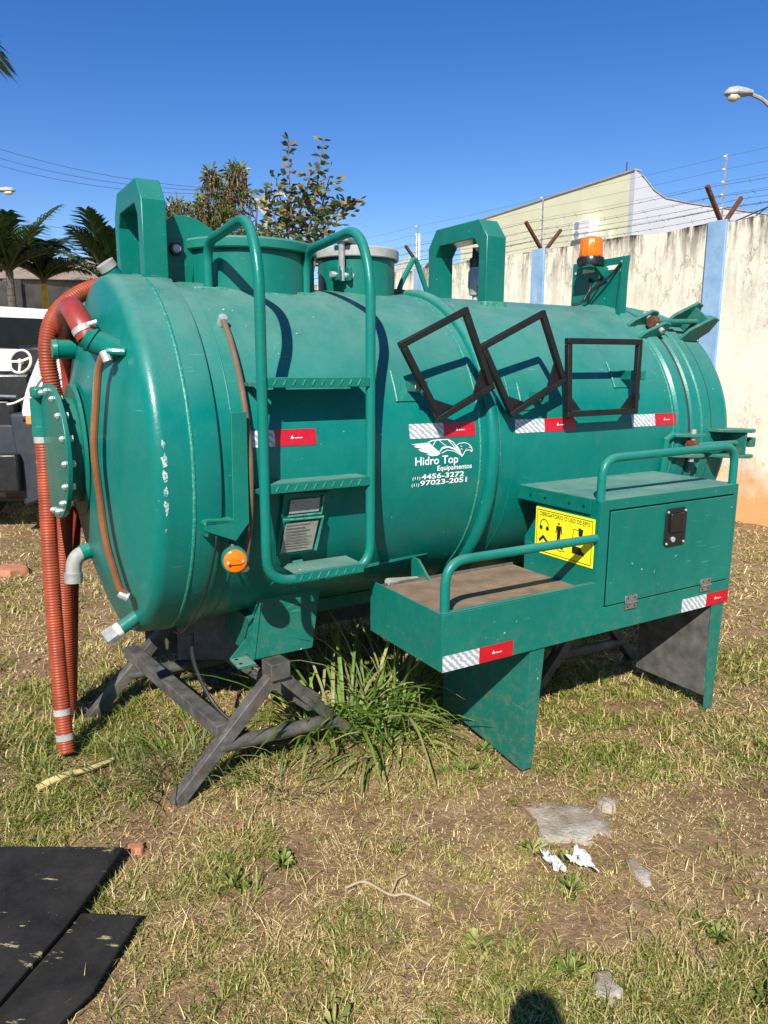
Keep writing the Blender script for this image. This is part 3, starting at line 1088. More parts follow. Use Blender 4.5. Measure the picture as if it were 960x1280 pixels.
def stripped_truck():
    root = empty('stripped_truck', (-3.25, 6.9, 0), (0, 0, math.radians(4)))
    tag(root, 'cabless old truck with cream steering wheel and white curved fender', 'truck')
    # chassis and dark hull
    MB().box(-1.6, 0.05, -0.1, 0.35, 0.75, 1.05).build('chassis', 'navy', root, 0.01)
    MB().prism([(-0.10, 0.30), (0.30, 0.42), (0.42, 1.16), (-0.16, 1.16)], lambda x, z: (x, -0.15, z), lambda x, z: (x, 0.75, z)).build('fuel_tank', 'navy', root, 0.03)
    MB().box(-0.40, -0.08, -0.25, 0.2, 0.45, 0.80).build('battery_box', 'blackplastic', root, 0.02)
    # black seat, and a black block standing in for the shadowed interior
    st = MB().box(-1.5, -0.02, 0.12, 0.75, 0.30, 1.53).build('dark_interior_block', 'blackplastic', root, 0.05)
    MB().box(-0.9, -0.16, -0.06, 0.115, 0.95, 1.28).build('step_box', 'blackplastic', root, 0.03)
    MB().tube([(-0.8, -0.07, 1.33), (-0.1, -0.07, 1.30)], 0.025, 8).build('rail_pipe', 'navy', root)
    MB().box(-1.5, -0.25, -0.02, 0.115, 0.55, 0.72).build('side_rail', 'navy', root, 0.02)
    MB().prism([(-0.42, 1.38), (0.06, 1.38), (0.08, 1.72), (-0.02, 1.80), (-0.32, 1.78), (-0.42, 1.66)], lambda x, z: (x, 0.62, z), lambda x, z: (x, 0.82, z)).build('seat_back', 'blackplastic', root, 0.05)
    # steering wheel
    c, ax = Vector((-0.02, -0.12, 1.62)), Vector((-0.25, -0.95, 0.30)).normalized()
    e1 = ax.cross(Vector((0, 0, 1))).normalized()
    e2 = ax.cross(e1)
    sw = MB().tube([c + (e1 * math.cos(a) + e2 * math.sin(a)) * 0.105 for a in [2 * PI * k / 28 for k in range(29)]], 0.011, 7, False).build('steering_wheel', 'cream', root)
    for a in (0.0, PI + 0.35, PI / 2):
        MB().beam(c, c + (e1 * math.cos(a) + e2 * math.sin(a)) * 0.102, 0.02, 0.01, ax).build('spoke', 'cream', sw)
    MB().lathe([(-0.015, 0.0), (-0.015, 0.024), (0.015, 0.022), (0.015, 0.0)], c, ax, 12).build('hub', 'cream', sw)
    MB().tube([c, c - ax * 0.55], 0.022, 8).build('steering_column', 'blackplastic', root)
    # white curved bonnet / fender
    fd = MB()
    vs, fs = [], []
    n = 12
    for i in range(n + 1):
        a = PI * 0.5 * i / n
        x, z = 0.10 + 0.42 * math.sin(a) * 0.3 + 0.30 * i / n, 1.13 + 0.62 * i / n
        r = 0.10 + 0.05 * math.sin(a)
        vs += [(-0.06 + 0.25 * (i / n) ** 1.5, -0.10, z), (-0.06 + 0.25 * (i / n) ** 1.5 + 0.03, -0.16, z), (0.44 + 0.08 * (i / n), -0.12 + 0.25 * i / n, z), (0.44 + 0.08 * (i / n), 0.6, z), (-0.06 + 0.25 * (i / n) ** 1.5, 0.6, z)]
    for i in range(n):
        for q in range(5):
            fs.append((i * 5 + q, i * 5 + (q + 1) % 5, i * 5 + 5 + (q + 1) % 5, i * 5 + 5 + q))
    fs += [(4, 3, 2, 1, 0), tuple(n * 5 + q for q in range(5))]
    fb = fd.add(vs, fs).build('bonnet_side', 'white', root, 0.015)
    for k in range(3):
        a0 = 0.05 + 0.085 * k
        MB().tube(spline([(a0, -0.168, 1.16), (a0 + 0.02, -0.166, 1.34), (a0 + 0.10, -0.162, 1.50), (a0 + 0.22, -0.158, 1.60)], 5), 0.007, 5).build('pressed_rib', 'cream', fb)
    MB().box(0.02, 0.42, -0.24, -0.12, 1.06, 1.14).build('bumper_bracket', 'orange', root, 0.015)
    MB().tube(spline([(0.30, -0.2, 1.50), (0.15, -0.28, 1.36), (0.0, -0.33, 1.27), (-0.08, -0.34, 1.25)], 6), 0.010, 6).build('gear_lever', 'cream', root)
    for x, y in ((-0.95, 0.95), (0.15, 1.05)):
        wh = MB().lathe([(-0.14, 0.2), (-0.14, 0.44), (-0.09, 0.50), (0.09, 0.50), (0.14, 0.44), (0.14, 0.2)], (x, y, 0.50), (1, 0, 0), 20).build('wheel', 'tyre', root)
        MB().lathe([(-0.1, 0.0), (-0.1, 0.22), (0.1, 0.22), (0.1, 0.0)], (x, y, 0.50), (1, 0, 0), 14).build('rim', 'grey', wh)
    return root


stripped_truck()


def tank_trailer():
    root = empty('white_trailer', (-3.2, 9.6, 0))
    tag(root, 'white rounded trailer partly hidden behind the orange hose', 'trailer')
    MB().lathe([(-1.2, 0.0), (-1.2, 0.35), (-1.1, 0.52), (1.1, 0.52), (1.2, 0.35), (1.2, 0.0)], (-0.25, 0.8, 1.95), (0, 1, 0), 24).build('body', 'white', root)
    MB().box(-0.7, 0.2, -0.42, 1.9, 1.15, 1.42).build('bed', 'rust', root, 0.01)
    MB().tube([(-0.55, -0.42, 2.44), (-0.42, -0.42, 2.05)], 0.02, 6).build('strap', 'cream', root)
    MB().box(-0.6, 0.1, -0.3, 1.8, 0.75, 1.15).build('frame', 'navy', root, 0.01)
    for x in (-0.65, 0.15):
        wh = MB().lathe([(-0.1, 0.2), (-0.1, 0.40), (-0.06, 0.44), (0.06, 0.44), (0.1, 0.40), (0.1, 0.2)], (x, 0.8, 0.44), (1, 0, 0), 18).build('wheel', 'tyre', root)
        MB().lathe([(-0.08, 0.0), (-0.08, 0.21), (0.08, 0.21), (0.08, 0.0)], (x, 0.8, 0.44), (1, 0, 0), 12).build('rim', 'grey', wh)


tank_trailer()
# ------------------------------------------------------------------ the vacuum tank
YAW = math.radians(31.05)
AX = 1.223
RS = 0.706
TROT = (0, 0.0055, YAW)
tank = empty('vacuum_tank', (-1.0123, 3.0754, 0.0), TROT)
tag(tank, 'big green cylindrical vacuum tank with ladder, hatches and amber beacon', 'tank')


def T(s, deg, r):
    a = math.radians(deg)
    return (s, -r * math.cos(a), AX + r * math.sin(a))


def on_tank(s, z, dr=0.002):
    a = math.asin(max(-1, min(1, z / RS)))
    return (s, -(RS + dr) * math.cos(a), AX + (RS + dr) * math.sin(a))


def ring(s, r, w, h, name, mat, parent=tank, n=128, rounded=True):
    """raised hoop on the shell"""
    if rounded:
        prof = [(s - w / 2, r - 0.004)] + [(s - w / 2 * math.cos(PI * k / 8), r + h * math.sin(PI * k / 8)) for k in range(9)] + [(s + w / 2, r - 0.004)]
    else:
        prof = [(s - w / 2, r - 0.004), (s - w / 2, r + h), (s + w / 2, r + h), (s + w / 2, r - 0.004)]
    return MB().lathe(prof, (0, 0, AX), (1, 0, 0), n).build(name, mat, parent)


def arc_patch(s0, s1, z0, z1, dr, nseg=4, th=0.0012):
    """thin curved sticker on the shell"""
    mb = MB()
    vs, fs = [], []
    for i in range(nseg + 1):
        z = z0 + (z1 - z0) * i / nseg
        vs += [on_tank(s0, z, dr), on_tank(s1, z, dr), on_tank(s1, z, dr - th), on_tank(s0, z, dr - th)]
    for i in range(nseg):
        for q in range(4):
            fs.append((i * 4 + q, i * 4 + (q + 1) % 4, i * 4 + 4 + (q + 1) % 4, i * 4 + 4 + q))
    fs += [(0, 1, 2, 3), (nseg * 4 + 3, nseg * 4 + 2, nseg * 4 + 1, nseg * 4)]
    return mb.add(vs, fs)


# shell and front head
MB().lathe([(0.085, RS), (2.50, RS)], (0, 0, AX), (1, 0, 0), 160).build('shell', 'green', tank)
MB().lathe([(-0.01, 0.722), (0.084, 0.727), (0.090, 0.725), (0.092, 0.700)], (0, 0, AX), (1, 0, 0), 160).build('front_sleeve', 'green', tank)
RH = 0.721
Rk, Rc, s1k = 0.055, 1.90, -0.088
rk = RH - Rk
sck = math.sqrt((Rc - Rk) ** 2 - rk ** 2) + s1k
bk = math.asin(rk / (Rc - Rk))
prof = [(0.0, RH), (-0.05, RH)]
for k in range(13):
    a = (PI / 2 - bk) * k / 12
    prof.append((s1k - Rk * math.sin(a), rk + Rk * math.cos(a)))
for k in range(1, 25):
    b = bk * (1 - k / 24)
    prof.append((sck - Rc * math.cos(b), Rc * math.sin(b)))
head = MB().lathe(prof, (0, 0, AX), (1, 0, 0), 160).build('front_head', 'green', tank)


def sdome(r):
    return sck - math.sqrt(Rc ** 2 - r ** 2) if r < rk else s1k - math.sqrt(max(0, Rk ** 2 - (r - rk) ** 2))


ring(-0.004, 0.722, 0.013, 0.004, 'weld_seam', 'weldwearglint')
ring(0.150, RS, 0.006, 0.002, 'weld_seam', 'green')
ring(1.225, RS, 0.012, 0.004, 'weld_seam', 'weldwearglint')
ring(1.289, RS, 0.062, 0.030, 'stiffener_hoop', 'green')
ring(1.328, RS, 0.012, 0.004, 'weld_seam', 'weldwearglint')
ring(1.405, RS, 0.005, 0.0018, 'weld_seam', 'green')
ring(2.455, RS, 0.010, 0.003, 'weld_seam', 'weldwearglint')
# rear door: shell collar, rubber gasket, door ring, dished door
MB().lathe([(2.46, RS - 0.01), (2.485, RS + 0.012), (2.545, RS + 0.016), (2.552, RS + 0.008), (2.552, 0.6)], (0, 0, AX), (1, 0, 0), 128).build('door_collar', 'green', tank)
ring(2.559, RS - 0.004, 0.020, 0.020, 'door_gasket', 'gasket')
door = MB().lathe([(2.566, 0.6), (2.566, RS + 0.014), (2.575, RS + 0.024), (2.600, RS + 0.026), (2.612, RS + 0.012), (2.650, RS + 0.012), (2.655, RS + 0.016), (2.663, RS + 0.016), (2.668, RS + 0.012),
                   (2.735, RS + 0.012), (2.745, RS + 0.002), (2.86, RS - 0.002)] + [(2.86 + 0.09 * math.sin(a), 0.617 + 0.09 * math.cos(a)) for a in [0.12 * k for k in range(1, 11)]] + [(2.995, 0.52), (3.05, 0.3), (3.07, 0.0)],
                  (0, 0, AX), (1, 0, 0), 128).build('rear_door', 'green', tank)
ring(2.740, RS + 0.006, 0.010, 0.005, 'door_seal_line', 'gasket', door)
ring(2.660, RS + 0.012, 0.012, 0.006, 'weld_seam', 'weldwearglint', door)


# lifting arches
def arch(s0, s1, y0, y1, zb, zt, leg=0.06, bar=0.085):
    ch = 0.085
    o = [(y0, zb), (y0, zt - ch), (y0 + ch * 0.8, zt), (y1 - ch * 0.8, zt), (y1, zt - ch), (y1, zb)]
    c2 = 0.05
    i = [(y0 + leg, zb), (y0 + leg, zt - bar - c2), (y0 + leg + c2 * 0.8, zt - bar), (y1 - leg - c2 * 0.8, zt - bar), (y1 - leg, zt - bar - c2), (y1 - leg, zb)]
    mb = MB()
    n = 6
    vs = [(s0, y, AX + z) for y, z in o] + [(s0, y, AX + z) for y, z in i] + [(s1, y, AX + z) for y, z in o] + [(s1, y, AX + z) for y, z in i]
    fs = []
    for k in range(n - 1):
        fs += [(k, k + 1, n + k + 1, n + k), (2 * n + k, 3 * n + k, 3 * n + k + 1, 2 * n + k + 1), (k, 2 * n + k, 2 * n + k + 1, k + 1), (n + k, n + k + 1, 3 * n + k + 1, 3 * n + k)]
    for a in (0, n - 1):
        fs.append((a, n + a, 3 * n + a, 2 * n + a))
    ob = mb.add(vs, fs).build('lifting_arch', 'green2', tank, 0.004)
    for yc in (y0 + leg / 2, y1 - leg / 2):
        zz = math.sqrt(RS ** 2 - yc ** 2)
        MB().box(s0 - 0.012, s1 + 0.012, yc - leg / 2 - 0.012, yc + leg / 2 + 0.012, AX + zz - 0.03, AX + zz + 0.010).build('weld_bead', 'weld', ob, 0.008)
    return ob


arch(0.002, 0.095, -0.185, 0.27, 0.60, 1.066)
arch(1.592, 1.708, -0.245, 0.245, 0.60, 1.066)
MB().box(1.60, 1.82, -0.30, -0.292, AX + 0.630, AX + 0.634)

# main hatch
hatch = MB().lathe([(0.60, 0.272), (0.835, 0.272), (0.835, 0.25)], (0.487, 0.0, AX), (0, 0, 1), 64).build('main_hatch', 'green2', tank)
lid = MB().lathe([(0.828, 0.278), (0.826, 0.290), (0.832, 0.296), (0.862, 0.296), (0.870, 0.290), (0.885, 0.20), (0.892, 0.08), (0.893, 0.0)], (0.487, 0.0, AX), (0, 0, 1), 64).build('lid', 'greentop', hatch)
MB().lathe([(0.612, 0.30), (0.632, 0.285), (0.66, 0.273)], (0.487, 0.0, AX), (0, 0, 1), 48).build('weld_bead', 'weld', hatch)
lug = [(0.10, 0.66), (0.10, 0.885), (0.118, 0.925), (0.150, 0.950), (0.195, 0.958), (0.245, 0.948), (0.30, 0.920), (0.345, 0.885), (0.345, 0.84), (0.235, 0.84), (0.215, 0.66)]
for yy in (-0.075, 0.065):
    MB().prism(lug, lambda s, z, yy=yy: (s, yy, AX + z), lambda s, z, yy=yy: (s, yy + 0.014, AX + z)).build('hinge_lug', 'green2', hatch, 0.002)
MB().tube([(0.155, -0.10, AX + 0.825), (0.155, 0.10, AX + 0.825)], 0.016, 10).build('hinge_pin', 'grey', hatch)
MB().lathe([(0, 0.0), (0, 0.028), (0.02, 0.026), (0.02, 0.0)], (0.155, -0.077, AX + 0.825), (0, -1, 0), 6).build('hinge_bolt', 'blackplastic', hatch)
for a in (52,):
    ar = math.radians(a - 60)
    x, y = 0.487 + 0.285 * math.cos(ar), 0.285 * math.sin(ar)
    MB().beam((x, y, AX + 0.66), (x, y, AX + 0.83), 0.014, 0.022, (math.cos(ar), math.sin(ar), 0)).build('latch_rod', 'green2', hatch, 0.003)

# second hatch with pale lid and clamp
CX, CY = 0.868, -0.142
h2 = MB().lathe([(0.60, 0.178), (0.855, 0.178), (0.855, 0.16)], (1.02, 0.0, AX), (0, 0, 1), 56).build('inspection_hatch', 'green2', tank)
l2 = MB().lathe([(0.850, 0.182), (0.848, 0.194), (0.852, 0.197), (0.888, 0.197), (0.894, 0.192), (0.900, 0.10), (0.902, 0.0)], (1.02, 0.0, AX), (0, 0, 1), 56).build('lid', 'palegrey', h2)
MB().beam((CX - 0.02, CY - 0.02, AX + 0.914), (1.02, 0.0, AX + 0.914), 0.075, 0.024).build('clamp_bar', 'palegrey', l2, 0.006)
cl = MB().tube([(CX, CY, AX + 0.74), (CX, CY, AX + 0.925)], 0.014, 10).build('clamp_bolt', 'grey', h2)
MB().box(CX - 0.034, CX - 0.020, CY - 0.03, CY + 0.04, AX + 0.74, AX + 0.80).build('clamp_lug', 'green2', h2, 0.003)
MB().box(CX + 0.020, CX + 0.034, CY - 0.03, CY + 0.04, AX + 0.74, AX + 0.80).build('clamp_lug', 'green2', h2, 0.003)
MB().tube([(CX - 0.055, CY, AX + 0.765), (CX + 0.055, CY, AX + 0.765)], 0.013, 10).build('clamp_pin', 'zinc', h2)
MB().lathe([(0, 0), (0, 0.024), (0.022, 0.024), (0.022, 0)], (CX, CY, AX + 0.915), (0, 0, 1), 6).build('clamp_nut', 'grey', h2)
# bent rod, relief valve
MB().tube(fillet([(1.245, 0.0, AX + 0.700), (1.265, 0.0, AX + 0.760), (1.345, 0.0, AX + 0.898), (1.43, 0.0, AX + 0.71)], 0.04), 0.013, 10).build('rod_handle', 'greenpipe', tank)
MB().box(1.21, 1.275, -0.03, 0.03, AX + 0.69, AX + 0.735).build('handle_foot', 'blackplastic', tank, 0.006)
vl = MB().lathe([(0.70, 0.018), (0.74, 0.018), (0.745, 0.034), (0.78, 0.038), (0.785, 0.042), (0.86, 0.042), (0.875, 0.034), (0.885, 0.034)], (1.80, 0.1, AX), (0, 0, 1), 18).build('relief_valve', 'grey', tank)
MB().lathe([(0.886, 0.036), (0.93, 0.036), (0.935, 0.024), (0.985, 0.022), (0.985, 0)], (1.80, 0.1, AX), (0, 0, 1), 16).build('valve_cap', 'blackplastic', vl)

# ------------------------------------------------------------------ ladder
YL = -0.785
lad = empty('ladder', (0, 0, 0))
lad.parent = tank
RAIL = 0.0185
zfoot = math.sqrt(RS ** 2 - 0.21 ** 2)
for s, sx in ((0.222, 1), (0.643, -1)):
    pts = fillet([(s + 0.018, -0.21, AX + zfoot - 0.01), (s + 0.018, -0.215, AX + 0.84), (s + 0.005, YL + 0.10, AX + 0.862), (s, YL, AX + 0.70), (s, YL, AX - 0.383), (s + sx * 0.20, YL, AX - 0.386)], 0.10, 8)
    MB().tube(pts, RAIL, 14).build('rail', 'greenpipe', lad)
    MB().box(s - 0.05, s + 0.085, -0.245, -0.175, AX + zfoot - 0.022, AX + zfoot - 0.002).build('rail_foot', 'weld', lad, 0.006)
    for z in (0.318, -0.05):
        yb = -math.sqrt(RS ** 2 - z ** 2)
        MB().beam((s, YL + 0.01, AX + z - 0.01), (s, yb + 0.01, AX + z - 0.01), 0.03, 0.012, (0, 0, 1)).build('standoff', 'green2', lad)


def tread(z, s0, s1, dep, name='step'):
    mb = MB()
    mb.box(s0, s1, YL - 0.004, YL + dep, AX + z - 0.006, AX + z)
    ob = mb.build(name, 'greentop', lad, 0.002)
    lip = MB().box(s0, s1, YL - 0.018, YL - 0.0045, AX + z - 0.033, AX + z + 0.001).build('lip', 'green2', ob, 0.002)
    nb = int((s1 - s0) / 0.036)
    bars = MB()
    for k in range(nb):
        x = s0 + 0.016 + k * (s1 - s0 - 0.03) / nb
        bars.beam((x, YL - 0.0195, AX + z - 0.026), (x + 0.012, YL - 0.0195, AX + z - 0.006), 0.004, 0.003, (0, -1, 0))
    bars.build('tread_bars', 'weld', ob, kind='stuff')
    return ob


tread(0.332, 0.238, 0.630, 0.10)
tread(-0.030, 0.240, 0.630, 0.09)
tread(-0.360, 0.325, 0.606, 0.13)
MB().tube([(0.335, YL, AX - 0.378), (0.53, YL, AX - 0.378)], RAIL, 12).build('bottom_tube', 'greenpipe', lad)
MB().beam((0.40, YL + 0.12, AX - 0.372), (0.42, -0.60, AX - 0.36), 0.04, 0.008, (0, 0, 1)).build('standoff', 'green2', lad)

# manufacturer's plate behind the ladder
pl = MB().prism([(0.312, -0.315), (0.318, -0.075), (0.505, -0.085), (0.490, -0.312)], lambda s, z: on_tank(s, z, 0.010), lambda s, z: on_tank(s, z, 0.028)).build('plate_holder', 'green2', tank, 0.003)
MB().prism([(0.325, -0.30), (0.332, -0.185), (0.462, -0.185), (0.455, -0.30)], lambda s, z: on_tank(s, z, 0.0285), lambda s, z: on_tank(s, z, 0.031)).build('data_plate', 'plate_label', pl)
MB().prism([(0.340, -0.150), (0.343, -0.100), (0.462, -0.100), (0.460, -0.150)], lambda s, z: on_tank(s, z, 0.0285), lambda s, z: on_tank(s, z, 0.031)).build('data_plate', 'plate_label', pl)
MB().tube([on_tank(s, z, 0.034) for s, z in ((0.318, -0.170), (0.478, -0.172), (0.470, -0.302))], 0.006, 6).build('plate_rim', 'weld', pl)
MB().tube([on_tank(s, z, 0.034) for s, z in ((0.474, -0.092), (0.470, -0.158), (0.335, -0.158))], 0.005, 6).build('plate_rim', 'weld', pl)
for k in range(9):
    z = -0.196 - k * 0.0115
    MB().prism([(0.334, z), (0.334, z + 0.0025), (0.334 + random.uniform(0.07, 0.115), z + 0.0025), (0.334 + random.uniform(0.07, 0.115), z)], lambda s, z: on_tank(s, z, 0.0312), lambda s, z: on_tank(s, z, 0.0316)).build('printed_line', 'fender', pl)
arc_patch(0.342, 0.470, -0.068, -0.036, 0.002).build('label_strip', 'plate_label', tank)

# knocked-off paint along the knuckle of the head
rnd = random.Random(77)
for deg, sz in ((9.5, 0.024), (5.2, 0.036), (0.8, 0.040), (-3.0, 0.026), (-7.2, 0.036), (-14, 0.012), (-9.5, 0.010)):
    poly = []
    for k in range(9):
        a = 2 * PI * k / 9
        rr = sz * rnd.uniform(0.35, 0.75)
        sa_, da_ = -0.098 + 0.45 * rr * math.cos(a), deg + math.degrees(rr * 1.1 * math.sin(a) / RH)
        r_ = rk + math.sqrt(max(0, Rk ** 2 - (sa_ - s1k) ** 2)) + 0.0015 if sa_ < s1k else RH + 0.0015
        poly.append(T(sa_, da_, r_))
    MB().add(poly, [tuple(range(9))]).build('paint_chip', 'chip', head, smooth=0, recalc=False)

# sight tubes
fit = lambda p, d, name, par, mat='zinc': MB().lathe([(-0.018, 0.0), (-0.018, 0.016), (0.018, 0.016), (0.018, 0.0)], p, d, 10).build(name, mat, par)
st = MB().tube([T(0.192, a, RS + 0.030) for a in range(46, -29, -3)], 0.0105, 10).build('sight_tube', 'greyglass', tank)
fit(T(0.192, 47, RS + 0.02), (0, -0.7, 0.7), 'tube_fitting', st)
fit(T(0.192, -29, RS + 0.02), (0, -0.9, -0.4), 'tube_fitting', st)
hs = lambda y, z, o: (sdome(math.hypot(y, z)) - o, y, AX + z)
st2 = MB().tube(fillet([hs(-0.468, 0.402, 0.058), hs(-0.455, 0.36, 0.060), hs(-0.44, 0.09, 0.055), hs(-0.44, -0.25, 0.050), hs(-0.45, -0.43, 0.050), hs(-0.453, -0.447, 0.035)], 0.06, 6), 0.013, 10).build('sight_tube', 'brownglass', tank)
st2['label'] = 'brown stained sight tube on the tank front'
fit(hs(-0.480, 0.400, 0.052), (0.3, -0.3, -1), 'tube_fitting', st2)
fit(hs(-0.452, -0.45, 0.045), (1, -0.3, -0.6), 'tube_fitting', st2)
MB().tube([hs(-0.50, 0.415, 0.0), hs(-0.483, 0.417, 0.048), hs(-0.470, 0.40, 0.058)], 0.013, 8).build('tube_elbow', 'greenpipe', st2)

# bolted front flange on its neck
fz = AX + 0.04
neck = MB().lathe([(sdome(0.2) + 0.03, 0.205), (-0.322, 0.205), (-0.322, 0.235), (-0.334, 0.235), (-0.334, 0.0)], (0, 0, fz), (1, 0.08, 0), 56).build('flange_neck', 'green2', tank)
MB().lathe([(sdome(0.21), 0.265), (sdome(0.21) - 0.012, 0.255), (sdome(0.2) - 0.014, 0.205)], (0, 0, fz), (1, 0, 0), 56).build('reinforcing_pad', 'green2', neck)
cov = MB().lathe([(-0.338, 0.0), (-0.338, 0.262), (-0.354, 0.262), (-0.356, 0.260), (-0.356, 0.0)], (0, 0, fz), (1, 0.08, 0), 64).build('flange_cover', 'green2', tank, 0.002)
for k in range(16):
    a = 2 * PI * k / 16 + 0.1
    p = (-0.356 - 0.08 * 0.235 * math.cos(a), 0.235 * math.cos(a) - 0.028, fz + 0.235 * math.sin(a))
    MB().lathe([(0.014, 0.0), (0.014, 0.006), (0.009, 0.007), (0.009, 0.011), (0, 0.012), (0, 0.0)], p, (-1, -0.08, 0), 6).build('bolt', 'zinc', cov)
    MB().lathe([(0.0, 0.0), (0.0, 0.014), (0.014, 0.014), (0.014, 0.0)], (p[0] + 0.019, p[1], p[2]), (1, 0.08, 0), 6).build('nut', 'zinc', cov)
# side outlet on the cover where the long hose hangs
MB().tube([(-0.362, 0.12, fz + 0.05), (-0.362, 0.12, fz + 0.20)], 0.039, 16).build('hose_outlet', 'green2', cov)
MB().box(-0.392, -0.345, 0.05, 0.19, fz + 0.20, fz + 0.245).build('outlet_cap', 'green2', cov, 0.01)

# pipe stubs on the head
n1 = MB().tube([hs(-0.425, 0.415, -0.02), (-0.235, -0.40, AX + 0.452), (-0.262, -0.395, AX + 0.470)], 0.042, 18).build('hose_stub', 'greenpipe', tank)
MB().tube([(-0.238, -0.399, AX + 0.455), (-0.245, -0.397, AX + 0.460)], 0.047, 18).build('collar', 'greenpipe', n1)
n2 = MB().tube([(-0.10, 0.12, AX + 0.432), (-0.292, 0.10, AX + 0.432)], 0.038, 18).build('hose_stub', 'greenpipe', tank)
MB().lathe([(0, 0.0), (0, 0.041), (0.018, 0.036), (0.022, 0.0)], (-0.288, 0.10, AX + 0.432), (-1, 0, 0), 18).build('end_cap', 'greenpipe', n2)
MB().tube([(-0.218, 0.107, AX + 0.432), (-0.222, 0.107, AX + 0.432)], 0.041, 18).build('collar', 'greenpipe', n2)
cp = MB().tube([(-0.05, -0.04, AX + 0.665), (-0.098, -0.05, AX + 0.735)], 0.034, 16).build('capped_stub', 'greenpipe', tank)
MB().tube([(-0.098, -0.05, AX + 0.735), (-0.114, -0.053, AX + 0.757)], 0.037, 16).build('cap', 'palegrey', cp)
el = MB().tube(fillet([(-0.20, 0.06, AX - 0.385), (-0.292, 0.05, AX - 0.405), (-0.300, 0.045, AX - 0.50)], 0.06, 8), 0.031, 16).build('outlet_elbow', 'palegrey', tank)
MB().tube([(-0.218, 0.058, AX - 0.388), (-0.262, 0.054, AX - 0.398)], 0.034, 16).build('collar', 'greenpipe', el)
MB().tube([(-0.299, 0.046, AX - 0.475), (-0.301, 0.044, AX - 0.515)], 0.037, 16).build('coupling', 'grey', el)
dr = MB().tube([(-0.13, -0.345, AX - 0.572), (-0.222, -0.352, AX - 0.622)], 0.027, 14).build('drain_stub', 'greenpipe', tank)
MB().tube([(-0.200, -0.351, AX - 0.610), (-0.222, -0.352, AX - 0.622)], 0.029, 14).build('tape_wrap', 'cream', dr)
MB().tube([(-0.220, -0.352, AX - 0.621), (-0.258, -0.354, AX - 0.642)], 0.034, 8).build('drain_plug', 'grey', dr)

# curb bracket with round marker lamp on the near side
br = MB().prism([(0.015, -0.178), (0.022, -0.138), (0.118, -0.150), (0.122, 0.218), (0.178, 0.218), (0.176, -0.165), (0.125, -0.226)], lambda s, z: (s, -0.752, AX + z), lambda s, z: (s, -0.740, AX + z)).build('marker_bracket', 'green2', tank, 0.002)
MB().box(0.018, 0.118, -0.752, -0.69, AX - 0.160, AX - 0.148).build('bracket_flange', 'weldwearglint', br)
MB().box(0.020, 0.03, -0.745, -0.68, AX - 0.20, AX - 0.16).build('bracket_gusset', 'green2', br)
MB().prism([(0.118, -0.226), (0.178, -0.166), (0.178, 0.0), (0.118, 0.0)], lambda s, z: (s, -0.739, AX + z), lambda s, z: (s, -0.700, AX + z)).build('bracket_web', 'green2', br)
c0 = (0.118, -0.752, AX - 0.292)
ml = MB().lathe([(-0.025, 0.0), (-0.025, 0.046), (0.004, 0.048), (0.010, 0.046), (0.010, 0.0)], c0, (-0.25, -1, 0.0), 24).build('marker_lamp', 'greenpipe', tank)
MB().lathe([(0.010, 0.0405), (0.020, 0.0395), (0.024, 0.034), (0.025, 0.0)], c0, (-0.25, -1, 0.0), 24).build('lens', 'amber', ml)
MB().beam((c0[0] - 0.024, c0[1] - 0.0245, c0[2]), (c0[0] + 0.012, c0[1] - 0.031, c0[2]), 0.016, 0.008, (0, -1, 0)).build('lens_rib', 'amber', ml)
for dx in (-0.026, 0.026):
    MB().lathe([(0.0, 0.0), (0.0, 0.006), (0.006, 0.005), (0.006, 0.0)], (c0[0] + dx - 0.008, c0[1] - 0.028, c0[2]), (-0.25, -1, 0), 8).build('screw', 'zinc', ml)
MB().tube([(0.118, -0.73, AX - 0.29), (0.13, -0.70, AX - 0.20)], 0.012, 8).build('lamp_stem', 'blackplastic', ml)
MB().tube(spline([(0.06, -0.735, AX - 0.17), (0.055, -0.735, AX - 0.25), (0.035, -0.64, AX - 0.45), (0.02, -0.42, AX - 0.64), (0.05, -0.15, AX - 0.735)], 6), 0.004, 6).build('lamp_wire', 'cable', tank)

# saddle under the front of the tank
sa = MB()
sa.prism([(0.33, -0.50), (0.305, -0.66), (0.285, -0.815), (0.565, -0.815), (0.615, -0.50)], lambda s, z: (s, -0.425, AX + z), lambda s, z: (s, -0.413, AX + z))
saddle = sa.build('saddle_web', 'green2', tank, 0.002)
MB().prism([(-0.62, -0.42), (-0.43, -0.53), (-0.428, -0.815), (-0.30, -0.815), (-0.24, -0.55), (-0.30, -0.42)], lambda y, z: (0.338 + (z + 0.5) * 0.14, y, AX + z), lambda y, z: (0.348 + (z + 0.5) * 0.14, y, AX + z)).build('saddle_flange', 'green2', saddle, 0.002)
MB().box(0.285, 0.565, -0.41, 0.41, AX - 0.80, AX - 0.64).build('cross_member', 'green2', saddle)
ft = MB().box(0.215, 0.292, -0.47, -0.37, AX - 0.824, AX - 0.812).build('foot_plate', 'greentop', saddle, 0.002)
for sy in (-0.445, -0.395):
    MB().lathe([(0, 0), (0, 0.007), (0.0025, 0.007), (0.0025, 0)], (0.235, sy, AX - 0.812), (0, 0, 1), 8).build('bolt_hole', 'blackplastic', ft)
MB().prism([(0.285, -0.812), (0.215, -0.812), (0.285, -0.74)], lambda s, z: (s, -0.378, AX + z), lambda s, z: (s, -0.370, AX + z)).build('gusset', 'green2', saddle)
